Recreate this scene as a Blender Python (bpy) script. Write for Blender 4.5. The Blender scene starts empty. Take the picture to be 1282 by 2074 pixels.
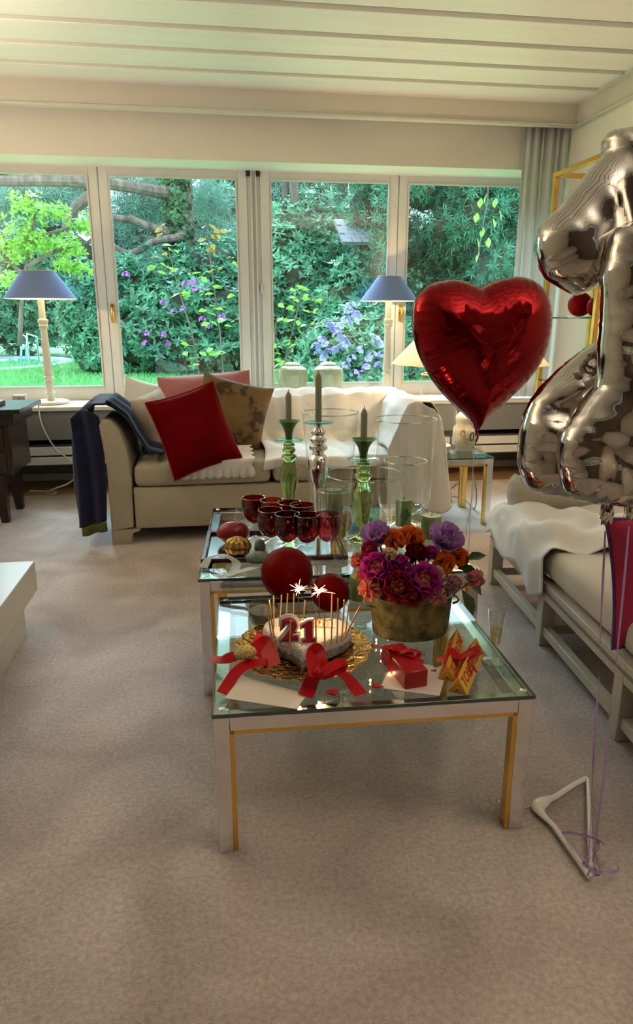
import bpy, bmesh, math, random
import numpy as np
from mathutils import Vector, Matrix, Euler, noise

random.seed(11); rng = np.random.default_rng(11)
sc = bpy.context.scene
COL = sc.collection
PI = math.pi

# ------------------------------------------------------------------ camera, light, exposure
EYE = Vector((0, 0, 1.4)); FPX = 1396.0
_p, _y, _r = (math.radians(a) for a in (15.62, 8.2, -0.05))
FW = Vector((math.sin(_y)*math.cos(_p), math.cos(_y)*math.cos(_p), -math.sin(_p)))
_rt = Vector((math.cos(_y), -math.sin(_y), 0)); _up = _rt.cross(FW)
RT = _rt*math.cos(_r) + _up*math.sin(_r); UP = _up*math.cos(_r) - _rt*math.sin(_r)
cam_d = bpy.data.cameras.new('camera'); cam = bpy.data.objects.new('camera', cam_d); COL.objects.link(cam)
cam_d.sensor_fit = 'HORIZONTAL'; cam_d.sensor_width = 36; cam_d.lens = 36*FPX/1282; cam_d.clip_start = .02; cam_d.clip_end = 300
cam.matrix_world = Matrix(((RT.x, UP.x, -FW.x, EYE.x), (RT.y, UP.y, -FW.y, EYE.y), (RT.z, UP.z, -FW.z, EYE.z), (0, 0, 0, 1)))
sc.camera = cam
sc.view_settings.view_transform = 'Standard'; sc.view_settings.look = 'None'
sc.view_settings.gamma = 1; sc.view_settings.use_curve_mapping = False
sc.view_settings.exposure = 0.0
sc.cycles.max_bounces = 7; sc.cycles.diffuse_bounces = 3; sc.cycles.glossy_bounces = 4
sc.cycles.transmission_bounces = 6; sc.cycles.transparent_max_bounces = 18
sc.cycles.sample_clamp_indirect = 6; sc.cycles.caustics_reflective = False; sc.cycles.caustics_refractive = False
sc.cycles.use_denoising = True; sc.cycles.use_adaptive_sampling = True; sc.cycles.adaptive_threshold = .07; sc.cycles.adaptive_min_samples = 16

def _ray(u, v): return FW + RT*((u-641)/FPX) - UP*((v-1037)/FPX)
def at(u, v, Y):            # where the line of sight meets the upright plane at depth Y
    d = _ray(u, v); return EYE + d*(Y/d.y)
def on(u, v, z):            # where it meets the level plane at height z
    d = _ray(u, v); return EYE + d*((z-1.4)/d.z)

w = bpy.data.worlds.new('sky'); sc.world = w; w.use_nodes = True
bg = w.node_tree.nodes['Background']; bg.inputs[0].default_value = (.66, .87, 1.0, 1); bg.inputs[1].default_value = 4.2

def lamp(name, kind, loc, energy, color, size=.1, rot=None, sizey=None):
    d = bpy.data.lights.new(name, kind); d.energy = energy; d.color = color
    if kind == 'AREA':
        d.size = size
        if sizey: d.shape = 'RECTANGLE'; d.size_y = sizey
    elif kind == 'SUN': d.angle = size
    else: d.shadow_soft_size = size
    o = bpy.data.objects.new(name, d); COL.objects.link(o); o.location = loc
    if rot: o.rotation_euler = rot
    return o
# warm fill lights added left and right outside the picture, thrown onto the ceiling
lamp('added_fill_left', 'AREA', (-2.15, 3.6, 1.8), 58, (1.0, .86, .70), .6, (PI, 0, 0))
lamp('added_fill_right', 'AREA', (1.95, .3, 1.8), 68, (1.0, .91, .80), .5, (PI, 0, 0))
lamp('hazy_sun', 'SUN', (0, 20, 20), 9.5, (.56, .81, 1.0), math.radians(35), (math.radians(-48), 0, math.radians(8)))

# ------------------------------------------------------------------ materials
MATS = {}
def nd(nt, t, **kw):
    n = nt.nodes.new(t)
    for k, v in kw.items(): setattr(n, k, v)
    return n
def mat(name, col=(.8, .8, .8), rough=.5, metal=0, var=0, vscale=8, bump=0, bscale=60, emit=None, estr=1, spec=.5, trans=0,
        ior=1.45, coat=0, sheen=0, sub=0, col2=None, aniso=None, stretch=None, island=0, alpha=None):
    if name in MATS: return MATS[name]
    m = bpy.data.materials.new(name); m.use_nodes = True; nt = m.node_tree; b = nt.nodes['Principled BSDF']
    I = b.inputs
    I['Base Color'].default_value = (*col, 1); I['Roughness'].default_value = rough; I['Metallic'].default_value = metal
    I['Specular IOR Level'].default_value = spec; I['IOR'].default_value = ior; I['Transmission Weight'].default_value = trans
    I['Coat Weight'].default_value = coat; I['Sheen Weight'].default_value = sheen
    if sub: I['Subsurface Weight'].default_value = sub; I['Subsurface Radius'].default_value = (.02, .01, .008)
    if emit: I['Emission Color'].default_value = (*emit, 1); I['Emission Strength'].default_value = estr
    tc = None
    def coords():
        nonlocal tc
        if tc is None:
            tc = nd(nt, 'ShaderNodeTexCoord')
            if stretch:
                mp = nd(nt, 'ShaderNodeMapping'); mp.inputs['Scale'].default_value = stretch
                nt.links.new(tc.outputs['Object'], mp.inputs['Vector']); tc = mp
        return tc.outputs['Vector'] if stretch else tc.outputs['Object']
    if var or col2:
        n = nd(nt, 'ShaderNodeTexNoise'); n.inputs['Scale'].default_value = vscale; n.inputs['Detail'].default_value = 4
        nt.links.new(coords(), n.inputs['Vector'])
        r = nd(nt, 'ShaderNodeValToRGB'); r.color_ramp.elements[0].position = .32; r.color_ramp.elements[1].position = .68
        c2 = col2 or tuple(min(1, c*(1+var)) for c in col); c1 = col if col2 else tuple(c*(1-var) for c in col)
        r.color_ramp.elements[0].color = (*c1, 1); r.color_ramp.elements[1].color = (*c2, 1)
        nt.links.new(n.outputs['Fac'], r.inputs['Fac']); out = r.outputs['Color']
        if island:
            g = nd(nt, 'ShaderNodeNewGeometry'); hs = nd(nt, 'ShaderNodeHueSaturation'); mr = nd(nt, 'ShaderNodeMapRange')
            mr.inputs[3].default_value = 1-island; mr.inputs[4].default_value = 1+island
            nt.links.new(g.outputs['Random Per Island'], mr.inputs[0]); nt.links.new(mr.outputs[0], hs.inputs['Value'])
            nt.links.new(out, hs.inputs['Color']); out = hs.outputs['Color']
        nt.links.new(out, I['Base Color'])
    if bump:
        n = nd(nt, 'ShaderNodeTexNoise'); n.inputs['Scale'].default_value = bscale; n.inputs['Detail'].default_value = 3
        nt.links.new(coords(), n.inputs['Vector'])
        bp = nd(nt, 'ShaderNodeBump'); bp.inputs['Strength'].default_value = bump; bp.inputs['Distance'].default_value = .02
        nt.links.new(n.outputs['Fac'], bp.inputs['Height']); nt.links.new(bp.outputs['Normal'], I['Normal'])
    MATS[name] = m; return m
def thin_glass(name, tint=(1, 1, 1), ior=1.5, refl=(1, 1, 1), base=.0, rough=.01):
    """thin clear glass: passes light straight on, mirrors by Fresnel"""
    if name in MATS: return MATS[name]
    m = bpy.data.materials.new(name); m.use_nodes = True; nt = m.node_tree; nt.nodes.clear()
    o = nd(nt, 'ShaderNodeOutputMaterial'); mx = nd(nt, 'ShaderNodeMixShader'); t = nd(nt, 'ShaderNodeBsdfTransparent')
    g = nd(nt, 'ShaderNodeBsdfGlossy'); f = nd(nt, 'ShaderNodeFresnel'); a = nd(nt, 'ShaderNodeMath', operation='ADD')
    f.inputs[0].default_value = ior; t.inputs[0].default_value = (*tint, 1); g.inputs[0].default_value = (*refl, 1); g.inputs['Roughness'].default_value = rough
    a.inputs[1].default_value = base; a.use_clamp = True
    ge = nd(nt, 'ShaderNodeNewGeometry'); mr = nd(nt, 'ShaderNodeMapRange'); mr.inputs[3].default_value = ior; mr.inputs[4].default_value = 1/ior
    nt.links.new(ge.outputs['Backfacing'], mr.inputs[0]); nt.links.new(mr.outputs[0], f.inputs[0])   # same mirroring from both faces
    nt.links.new(f.outputs[0], a.inputs[0]); nt.links.new(a.outputs[0], mx.inputs[0]); nt.links.new(t.outputs[0], mx.inputs[1])
    nt.links.new(g.outputs[0], mx.inputs[2]); nt.links.new(mx.outputs[0], o.inputs[0])
    MATS[name] = m; return m
def leaf_mat(name, c1, c2, island=.35, rough=.45, trans=.35):
    if name in MATS: return MATS[name]
    m = mat(name, c1, rough, col2=c2, vscale=1.2, island=island, spec=.4)
    nt = m.node_tree; b = nt.nodes['Principled BSDF']; o = nt.nodes['Material Output']
    src = b.inputs['Base Color'].links[0].from_socket
    tr = nd(nt, 'ShaderNodeBsdfTranslucent'); mx = nd(nt, 'ShaderNodeMixShader'); mx.inputs[0].default_value = trans
    nt.links.new(src, tr.inputs[0]); nt.links.new(b.outputs[0], mx.inputs[1]); nt.links.new(tr.outputs[0], mx.inputs[2])
    nt.links.new(mx.outputs[0], o.inputs[0]); return m
def cloth_mat(name, col, var=.08, rough=.9, sheen=.2, spec=.2, bscale=400, bump=.15):
    return mat(name, col, rough, var=var, vscale=5, bump=bump, bscale=bscale, sheen=sheen, spec=spec)

# ------------------------------------------------------------------ mesh helpers
class B:
    def __init__(s): s.V = []; s.F = []; s.mi = []
    def add(s, V, F, mi=0, M=None):
        o = len(s.V)
        s.V += [tuple(M @ Vector(v)) for v in V] if M is not None else [tuple(v) for v in V]
        s.F += [tuple(i+o for i in f) for f in F]; s.mi += [mi]*len(F); return s
    def box(s, x0, x1, y0, y1, z0, z1, bev=0, mi=0, M=None, seg=1):
        bm = bmesh.new(); bmesh.ops.create_cube(bm, size=1)
        for v in bm.verts: v.co = Vector(((x0+x1)/2+v.co.x*(x1-x0), (y0+y1)/2+v.co.y*(y1-y0), (z0+z1)/2+v.co.z*(z1-z0)))
        if bev: bmesh.ops.bevel(bm, geom=bm.edges[:], offset=bev, segments=seg, profile=.5, affect='EDGES')
        bm.verts.index_update(); s.add([v.co.copy() for v in bm.verts], [[v.index for v in f.verts] for f in bm.faces], mi, M); bm.free(); return s
    def lathe(s, prof, n=24, o=(0, 0, 0), mi=0, M=None, rfun=None, sx=1, sy=1):
        V = []; F = []; k = len(prof)
        for i in range(n):
            a = 2*PI*i/n; c, sn = math.cos(a), math.sin(a)
            for j, (r, z) in enumerate(prof):
                rr = r*(rfun(a, j/(k-1), z) if rfun else 1)
                V.append((o[0]+rr*c*sx, o[1]+rr*sn*sy, o[2]+z))
        for i in range(n):
            i2 = (i+1) % n
            for j in range(k-1): F.append((i*k+j, i2*k+j, i2*k+j+1, i*k+j+1))
        if prof[0][0] > 1e-6 and prof[0][0] < 900: pass
        return s.add(V, F, mi, M)
    def disc(s, r, z, n=24, o=(0, 0, 0), mi=0, M=None, up=True, sx=1, sy=1):
        V = [(o[0]+r*math.cos(2*PI*i/n)*sx, o[1]+r*math.sin(2*PI*i/n)*sy, o[2]+z) for i in range(n)]
        return s.add(V, [tuple(range(n)) if up else tuple(reversed(range(n)))], mi, M)
    def tube(s, pts, r, n=8, mi=0, M=None, flat=1.0, closed=False, cap=True):
        P = [Vector(p) for p in pts]; k = len(P); R = r if isinstance(r, (list, tuple)) else [r]*k
        V = []; F = []; prev = None
        for i in range(k):
            if closed: t = P[(i+1) % k]-P[i-1]
            else: t = P[min(i+1, k-1)]-P[max(i-1, 0)]
            t.normalize()
            if prev is None:
                a = Vector((0, 0, 1)) if abs(t.z) < .9 else Vector((1, 0, 0)); nx = t.cross(a).normalized()
            else: nx = (prev-t*prev.dot(t)).normalized()
            prev = nx; ny = t.cross(nx)
            for q in range(n):
                a = 2*PI*q/n; V.append(P[i]+nx*(R[i]*math.cos(a))+ny*(R[i]*flat*math.sin(a)))
        for i in range(k if closed else k-1):
            i2 = (i+1) % k
            for q in range(n): F.append((i*n+q, i*n+(q+1) % n, i2*n+(q+1) % n, i2*n+q))
        if cap and not closed: F += [tuple(range(n-1, -1, -1)), tuple((k-1)*n+q for q in range(n))]
        return s.add(V, F, mi, M)
    def prism(s, poly, d0, d1, mi=0, M=None, bev=0):
        """polygon in local x,z extruded along y from d0 to d1"""
        bm = bmesh.new(); a = [bm.verts.new((p[0], d0, p[1])) for p in poly]
        f = bm.faces.new(a); r = bmesh.ops.extrude_face_region(bm, geom=[f])
        for v in [g for g in r['geom'] if isinstance(g, bmesh.types.BMVert)]: v.co.y = d1
        bmesh.ops.recalc_face_normals(bm, faces=bm.faces[:])
        if bev:
            ed = [e for e in bm.edges if abs(e.verts[0].co.y-e.verts[1].co.y) < 1e-6]
            bmesh.ops.bevel(bm, geom=ed, offset=bev, segments=2, profile=.6, affect='EDGES')
        bmesh.ops.triangulate(bm, faces=[f for f in bm.faces if len(f.verts) > 4])
        bm.verts.index_update(); s.add([v.co.copy() for v in bm.verts], [[v.index for v in f.verts] for f in bm.faces], mi, M); bm.free(); return s
    def grid(s, fn, nu, nv, mi=0, M=None, cu=False):
        V = [fn(i/(nu if cu else nu-1), j/(nv-1)) for i in range(nu) for j in range(nv)]; F = []
        for i in range(nu if cu else nu-1):
            i2 = (i+1) % nu
            for j in range(nv-1): F.append((i*nv+j, i2*nv+j, i2*nv+j+1, i*nv+j+1))
        return s.add(V, F, mi, M)
    def ball(s, c, r, n=12, m=8, mi=0, sx=1, sy=1, sz=1, M=None):
        return s.grid(lambda u, v: (c[0]+r*sx*math.sin(PI*v)*math.cos(2*PI*u), c[1]+r*sy*math.sin(PI*v)*math.sin(2*PI*u), c[2]+r*sz*math.cos(PI*v)), n, m, mi, M, cu=True)
    def mesh(s, name, mats, ang=38):
        me = bpy.data.meshes.new(name); me.from_pydata([tuple(v) for v in s.V], [], s.F)
        for m in (mats if isinstance(mats, (list, tuple)) else [mats]): me.materials.append(m)
        if any(s.mi): me.polygons.foreach_set('material_index', s.mi)
        me.polygons.foreach_set('use_smooth', [True]*len(s.F))
        if ang: me.set_sharp_from_angle(angle=math.radians(ang))
        me.update(); return me
    def build(s, name, mats, parent=None, ang=38, solid=0, sub=0, **kw):
        o = bpy.data.objects.new(name, s.mesh(name, mats, ang)); COL.objects.link(o)
        if parent: o.parent = parent
        if solid: md = o.modifiers.new('thickness', 'SOLIDIFY'); md.thickness = solid; md.offset = 0
        if sub: md = o.modifiers.new('smooth', 'SUBSURF'); md.levels = sub; md.render_levels = sub
        if kw: tag(o, **kw)
        return o
def tag(o, label=None, cat=None, group=None, kind=None):
    if label: o['label'] = label
    if cat: o['category'] = cat
    if group: o['group'] = group
    if kind: o['kind'] = kind
    return o
def thing(name, label, cat, loc=(0, 0, 0), rz=0, group=None, kind=None):
    o = bpy.data.objects.new(name, None); COL.objects.link(o); o.empty_display_size = .05
    o.location = loc; o.rotation_euler = (0, 0, rz); return tag(o, label, cat, group, kind)
def struct(name, b, m, label=None, **kw):
    o = b.build(name, m, **kw); return tag(o, label, kind='structure')
def link(me, name, parent, loc=(0, 0, 0), rot=(0, 0, 0), scale=(1, 1, 1)):
    o = bpy.data.objects.new(name, me); COL.objects.link(o); o.parent = parent; o.location = loc; o.rotation_euler = rot; o.scale = scale; return o
def TR(loc=(0, 0, 0), rot=(0, 0, 0), sc_=(1, 1, 1)):
    return Matrix.LocRotScale(Vector(loc), Euler(rot), Vector(sc_))
def smooth_path(pts, n=8):
    """Catmull-Rom through the points"""
    P = [Vector(p) for p in pts]; out = []
    for i in range(len(P)-1):
        a, b, c, d = P[max(i-1, 0)], P[i], P[i+1], P[min(i+2, len(P)-1)]
        for k in range(n):
            t = k/n; out.append(.5*((2*b)+(c-a)*t+(2*a-5*b+4*c-d)*t*t+(3*b-a-3*c+d)*t**3))
    return out+[P[-1]]
def ribbon(b, pts, width, up=(0, 0, 1), n=8, mi=0, twist=0):
    P = smooth_path(pts, n); k = len(P); V = []; F = []
    for i, p in enumerate(P):
        t = (P[min(i+1, k-1)]-P[max(i-1, 0)]).normalized(); s = t.cross(Vector(up))
        if s.length < 1e-4: s = Vector((1, 0, 0))
        s.normalize()
        if twist: s = Matrix.Rotation(twist*i/k, 3, t) @ s
        wd = width[min(len(width)-1, int(i/k*len(width)))] if isinstance(width, (list, tuple)) else width
        V += [p-s*wd/2, p+s*wd/2]
    for i in range(k-1): F.append((2*i, 2*i+1, 2*i+3, 2*i+2))
    b.add(V, F, mi); return b
def pillow(w, h, t, nu=26, wr=.006, seed=0, power=.42, pinch=.07):
    def sheet(sg):
        def fn(u, v):
            a, c = 2*u-1, 2*v-1
            x = w/2*a*(1-pinch*(1-c*c)); z = h/2*c*(1-pinch*(1-a*a))
            th = t/2*max(0, (1-a*a)*(1-c*c))**power
            th *= 1+.10*noise.noise(Vector((a*1.6+seed, c*1.6, sg)))
            q = wr*noise.noise(Vector((a*4+seed, c*4, 5*sg)))*(1-a*a)*(1-c*c)
            return (x, sg*(th+q), z)
        return fn
    b = B(); b.grid(sheet(-1), nu, nu); f = len(b.F)
    c = B(); c.grid(sheet(1), nu, nu); b.add(c.V, [tuple(reversed(q)) for q in c.F]); return b
def piping(w, h, r, pinch=.07, n=20):
    e = []
    for k in range(4*n):
        q, t = divmod(k, n); t = -1+2*t/n
        a, c = [(t, -1), (1, t), (-t, 1), (-1, -t)][q]
        e.append((w/2*a*(1-pinch*(1-c*c)), 0, h/2*c*(1-pinch*(1-a*a))))
    return B().tube(e, r, 6, closed=True)
def inflate(poly, H, cell=.012, rim=.05, pucker=.004, pk=60, crumple=0, seed=0, power=.5):
    """closed outline (x,z) -> two foil sheets blown up, seamed along the outline"""
    P = np.array(poly, float); Q = np.roll(P, -1, 0); L = np.hypot(*(Q-P).T); S = np.concatenate([[0], np.cumsum(L)[:-1]])
    lo, hi = P.min(0)-cell, P.max(0)+cell
    nx, nz = int((hi[0]-lo[0])/cell)+2, int((hi[1]-lo[1])/cell)+2
    gx, gz = np.meshgrid(lo[0]+np.arange(nx)*cell, lo[1]+np.arange(nz)*cell, indexing='ij')
    G = np.stack([gx.ravel(), gz.ravel()], 1); best = np.full(len(G), 9e9); near = np.zeros_like(G); arc = np.zeros(len(G)); ins = np.zeros(len(G), bool)
    for a, b_, l, s0 in zip(P, Q, L, S):
        d = b_-a; t = np.clip(((G-a)@d)/max(d@d, 1e-12), 0, 1); c = a+t[:, None]*d; ds = np.hypot(*(G-c).T)
        m = ds < best; best[m] = ds[m]; near[m] = c[m]; arc[m] = s0+t[m]*l
        cr = ((a[1] > G[:, 1]) != (b_[1] > G[:, 1])); xs = a[0]+(G[:, 1]-a[1])*(d[0])/(d[1] if abs(d[1]) > 1e-12 else 1e-12); ins ^= cr & (G[:, 0] < xs)
    sn = (best < cell*.75); keep = ins | sn; pos = G.copy()
    bd = ~ins & sn | (ins & (best < cell*.3)); pos[bd] = near[bd]; d = np.where(ins & ~bd, best, 0)
    hgt = H*np.power(1-np.power(1-np.clip(d/rim, 0, 1), 2), power)
    edge = np.exp(-d/(rim*.35))*np.clip(d/(cell*2), 0, 1)
    r2 = np.random.default_rng(seed)
    def wr(sg):
        q = hgt+pucker*edge*np.sin(arc*pk+sg+1.3*np.sin(arc*pk*.37))
        if crumple:
            for k in range(16):
                th = r2.uniform(0, PI); fr = r2.uniform(22, 75); ph = r2.uniform(0, 6); ax, az, p1, p2 = r2.uniform(4, 11), r2.uniform(4, 11), r2.uniform(0, 6), r2.uniform(0, 6)
                mk = np.clip(np.sin(pos[:, 0]*ax+p1)*np.sin(pos[:, 1]*az+p2)*1.4-.25, 0, 1)
                u = (pos[:, 0]*math.cos(th)+pos[:, 1]*math.sin(th))*fr+ph+1.2*np.sin((pos[:, 0]*math.sin(th)-pos[:, 1]*math.cos(th))*fr*.5+ph)
                q = q+crumple*(np.abs(np.mod(u/PI, 2)-1)-.5)*mk*np.clip(d/(rim*.4), 0, 1)*(22/fr)
        return np.where(d > 0, np.maximum(q, .0008), 0)
    idx = -np.ones(len(G), int); V = []; F = []
    kk = np.where(keep)[0]; f_, b_ = wr(0.), wr(2.)
    idf = idx.copy(); idb = idx.copy()
    for i in kk: idf[i] = len(V); V.append((pos[i, 0], -f_[i], pos[i, 1]))
    for i in kk:
        if d[i] > 0: idb[i] = len(V); V.append((pos[i, 0], b_[i], pos[i, 1]))
        else: idb[i] = idf[i]
    for i in range(nx-1):
        for j in range(nz-1):
            q = [i*nz+j, (i+1)*nz+j, (i+1)*nz+j+1, i*nz+j+1]
            if all(keep[k] for k in q):
                if not any(d[k] > 0 for k in q): continue
                F.append(tuple(idf[k] for k in q)); F.append(tuple(idb[k] for k in reversed(q)))
            elif sum(bool(keep[k]) for k in q) == 3:
                q = [k for k in q if keep[k]]
                if any(d[k] > 0 for k in q): F.append(tuple(idf[k] for k in q)); F.append(tuple(idb[k] for k in reversed(q)))
    b = B(); b.add(V, F); return b
def closed_curve(pts, n=8):
    P = [Vector((p[0], p[1], 0)) for p in pts]; k = len(P); out = []
    for i in range(k):
        a, b, c, d = P[i-1], P[i], P[(i+1) % k], P[(i+2) % k]
        for q in range(n):
            t = q/n; r = .5*((2*b)+(c-a)*t+(2*a-5*b+4*c-d)*t*t+(3*b-a-3*c+d)*t**3); out.append((r.x, r.y))
    return out
def np_mesh(name, V, F, m):
    """quads from numpy arrays, quickly"""
    me = bpy.data.meshes.new(name); V = np.asarray(V, np.float32); F = np.asarray(F, np.int32); k = F.shape[1]
    me.vertices.add(len(V)); me.vertices.foreach_set('co', V.ravel()); me.loops.add(F.size); me.loops.foreach_set('vertex_index', F.ravel())
    me.polygons.add(len(F)); me.polygons.foreach_set('loop_start', np.arange(0, F.size, k, dtype=np.int32)); me.polygons.foreach_set('loop_total', np.full(len(F), k, np.int32))
    me.materials.append(m); me.update(calc_edges=True); me.validate(); return me
def text_mesh(b, txt, size, M, mi=0, bold=0):
    cu = bpy.data.curves.new('lettering', 'FONT'); cu.body = txt; cu.size = size; cu.align_x = 'CENTER'; cu.align_y = 'CENTER'; cu.offset = bold; cu.extrude = .0004
    o = bpy.data.objects.new('lettering', cu); COL.objects.link(o); me = bpy.data.meshes.new_from_object(o)
    b.add([v.co for v in me.vertices], [tuple(p.vertices) for p in me.polygons], mi, M)
    bpy.data.objects.remove(o); bpy.data.curves.remove(cu); bpy.data.meshes.remove(me); return b

# ------------------------------------------------------------------ materials in use
paint = mat('cream_paint', (.62, .56, .47), .6, var=.02, vscale=1.5)
wallm = mat('wall_paint', (.85, .77, .65), .7, var=.02, vscale=1.2)
ceilm = mat('ceiling_boards', (.84, .79, .70), .38, var=.03, vscale=3, stretch=(.3, 6, 6))
winm = mat('window_paint', (.78, .74, .68), .4, var=.02)
sillm = mat('sill_stone', (.72, .66, .58), .25, var=.05, vscale=3)
greym = mat('recess_shade_grey', (.20, .195, .19), .6)  # under-sill shade put into the base grey of recess wall and apron
chrome = mat('brushed_chrome', (.80, .80, .81), .16, 1, var=.03, vscale=30, bump=.02, bscale=300)
brass = mat('brass', (.80, .50, .12), .22, 1)
gold = mat('polished_gold', (.92, .66, .26), .2, 1)
black = mat('black_lacquer', (.012, .010, .010), .25)
iron = mat('black_iron', (.015, .015, .015), .45)
darkwood = mat('dark_wood', (.030, .014, .010), .3, var=.3, vscale=10, stretch=(1, 1, .2))
clear = thin_glass('clear_glass', (.97, .985, .98), 1.5)
panem = thin_glass('window_glass', (.93, .97, .96), 1.45)
topglass = thin_glass('table_glass', (.86, .93, .90), 1.55, base=.02)
edgeglass = mat('glass_edge', (.008, .045, .04), .08, spec=.8, coat=1)
cream_cloth = cloth_mat('cream_upholstery', (.44, .385, .285))
white_cloth = cloth_mat('white_throw_cloth', (.74, .71, .66), var=.05)
red_gloss = mat('red_gloss', (.42, .006, .010), .25, coat=.5)
red_matt = mat('red_satin', (.15, .0005, .001), .32, spec=.06)

# ------------------------------------------------------------------ the room
XL, XR, YR, YF, ZC = -2.62, 2.93, -3.2, 6.0, 3.03
cm = mat('carpet', (.47, .40, .345), .95, spec=.1)
nt = cm.node_tree; bs = nt.nodes['Principled BSDF']; tc = nd(nt, 'ShaderNodeTexCoord')
n1 = nd(nt, 'ShaderNodeTexNoise'); n1.inputs['Scale'].default_value = 2.2; n1.inputs['Detail'].default_value = 3; n1.inputs['Distortion'].default_value = .8
n2 = nd(nt, 'ShaderNodeTexNoise'); n2.inputs['Scale'].default_value = 260; n2.inputs['Detail'].default_value = 2
n3 = nd(nt, 'ShaderNodeTexNoise'); n3.inputs['Scale'].default_value = 75; n3.inputs['Detail'].default_value = 3
r1 = nd(nt, 'ShaderNodeValToRGB'); r1.color_ramp.elements[0].position = .35; r1.color_ramp.elements[1].position = .65
r1.color_ramp.elements[0].color = (.46, .375, .335, 1); r1.color_ramp.elements[1].color = (.66, .555, .51, 1)
mx = nd(nt, 'ShaderNodeMix', data_type='RGBA', blend_type='MULTIPLY'); mx.inputs[0].default_value = .5
ad = nd(nt, 'ShaderNodeMath', operation='ADD'); bp = nd(nt, 'ShaderNodeBump'); bp.inputs['Strength'].default_value = .75; bp.inputs['Distance'].default_value = .008
for n in (n1, n2, n3): nt.links.new(tc.outputs['Object'], n.inputs['Vector'])
nt.links.new(n1.outputs['Fac'], r1.inputs[0]); nt.links.new(r1.outputs[0], mx.inputs[6]); nt.links.new(n3.outputs['Color'], mx.inputs[7])
mr = nd(nt, 'ShaderNodeMapRange'); mr.inputs[1].default_value = .3; mr.inputs[2].default_value = .7; mr.inputs[3].default_value = .55; mr.inputs[4].default_value = 1.25
nt.links.new(n3.outputs['Fac'], mr.inputs[0]); nt.links.new(mr.outputs[0], mx.inputs[7]); nt.links.new(mx.outputs[2], bs.inputs['Base Color'])
nt.links.new(n2.outputs['Fac'], ad.inputs[0]); nt.links.new(n3.outputs['Fac'], ad.inputs[1]); nt.links.new(ad.outputs[0], bp.inputs['Height']); nt.links.new(bp.outputs[0], bs.inputs['Normal'])
bs.inputs['Sheen Weight'].default_value = .25
struct('floor', B().box(XL-.1, XR+.2, YR-.1, 5.80, -.12, 0), cm, 'beige cut pile carpet covering the living room floor')
oak = mat('oak_strip', (.42, .22, .10), .35, var=.15, vscale=14, stretch=(.15, 1, 1))
struct('trim_1', B().box(XL-.1, XR+.2, 5.80, 6.45, -.12, -.002), oak, 'strip of bare wooden floor under the window sill')
ce = struct('ceiling', B().box(XL-.1, XR+.3, YR-.1, 6.5, ZC+.075, ZC+.15), paint, 'cream painted board ceiling with recessed grooves')
B().box(2.885, XR+.3, YR-.1, 5.74, ZC, ZC+.08).build('border_board', ceilm, ce)
yb = [5.38, 5.02, 4.655, 4.275, 3.90, 3.52, 3.14, 2.76, 2.38, 2.0, 1.62, 1.24, .86, .48, .1, -.28, -.66, -1.04, -1.42, -1.8, -3.2]
for k, y in enumerate(yb): B().box(XL-.05, 2.884, y+.036, (5.74 if k == 0 else yb[k-1]-.036), ZC, ZC+.077, bev=.003).build('plank', ceilm, ce)
bx_ = B(); bx_.box(XL, XR, 5.735, 5.775, 2.885, ZC); bx_.box(XL, XR, 5.715, 5.785, 2.868, 2.888, bev=.004)
struct('trim_2', bx_, paint, 'cream curtain box beam across the ceiling before the window')
bx_ = B(); bx_.box(2.915, XR+.2, YR, 5.735, 2.885, ZC); bx_.box(2.905, XR+.02, YR, 5.72, 2.868, 2.888, bev=.004)
struct('trim_3', bx_, paint, 'cream cornice board along the right wall')
struct('wall_right', B().box(2.95, 3.1, YR, 6.6, -.1, ZC), wallm, 'cream painted wall behind the brass shelf')
struct('wall_left', B().box(XL-.1, XL, YR, 6.6, -.1, ZC), wallm, 'cream wall on the left side')
struct('wall_rear', B().box(XL-.1, 3.1, YR-.1, YR, -.1, ZC), mat('dark_rear_wall', (.16, .12, .085), .5), 'unseen brown wall behind the viewer, dark to cut fill light')  # rear wall coloured dark to cut the light it throws forward
bw = B(); bw.box(XL-.1, 3.1, YF, 6.47, 2.60, ZC); bw.box(2.9, 3.1, YF, 6.47, .7, 2.6); bw.box(XL-.1, -2.25, YF, 6.47, .7, 2.6)
struct('wall_far', bw, wallm, 'cream wall strip above the wide window')
struct('wall_far_low', B().box(XL-.1, 3.1, 6.36, 6.47, -.1, .70), greym, 'wall recess under the window sill, shade put into its dark grey')
struct('baseboard_far', B().box(XL, 2.95, 6.33, 6.36, 0, .07, bev=.005), paint, 'narrow white baseboard behind the heater')
bs_ = B(); bs_.box(XL, 2.95, 5.82, 6.46, .685, .72, bev=.006); sl = struct('trim_4', bs_, sillm, 'deep pale window sill with a front apron')
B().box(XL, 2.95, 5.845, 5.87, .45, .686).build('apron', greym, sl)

# heater under the sill
for k, (x0, x1) in enumerate(((-2.55, .95), (.97, 2.05), (2.07, 2.93))):
    t = thing('convector_heater', ['long white convector heater under the sill, behind the sofa arm and desk', 'white convector heater section behind the side table', 'short white convector heater section beneath the curtain'][k], 'heater', (0, 0, 0), group='heaters under the sill')
    B().box(x0, x1, 5.90, 6.30, .22, .40, bev=.004).build('casing', mat('heater_dark', (.10, .09, .085), .5), t)
    B().box(x0, x1, 5.86, 5.895, .318, .388, bev=.005).build('panel', winm, t)
    B().box(x0, x1, 5.86, 5.895, .238, .303, bev=.005).build('panel', winm, t)

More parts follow.
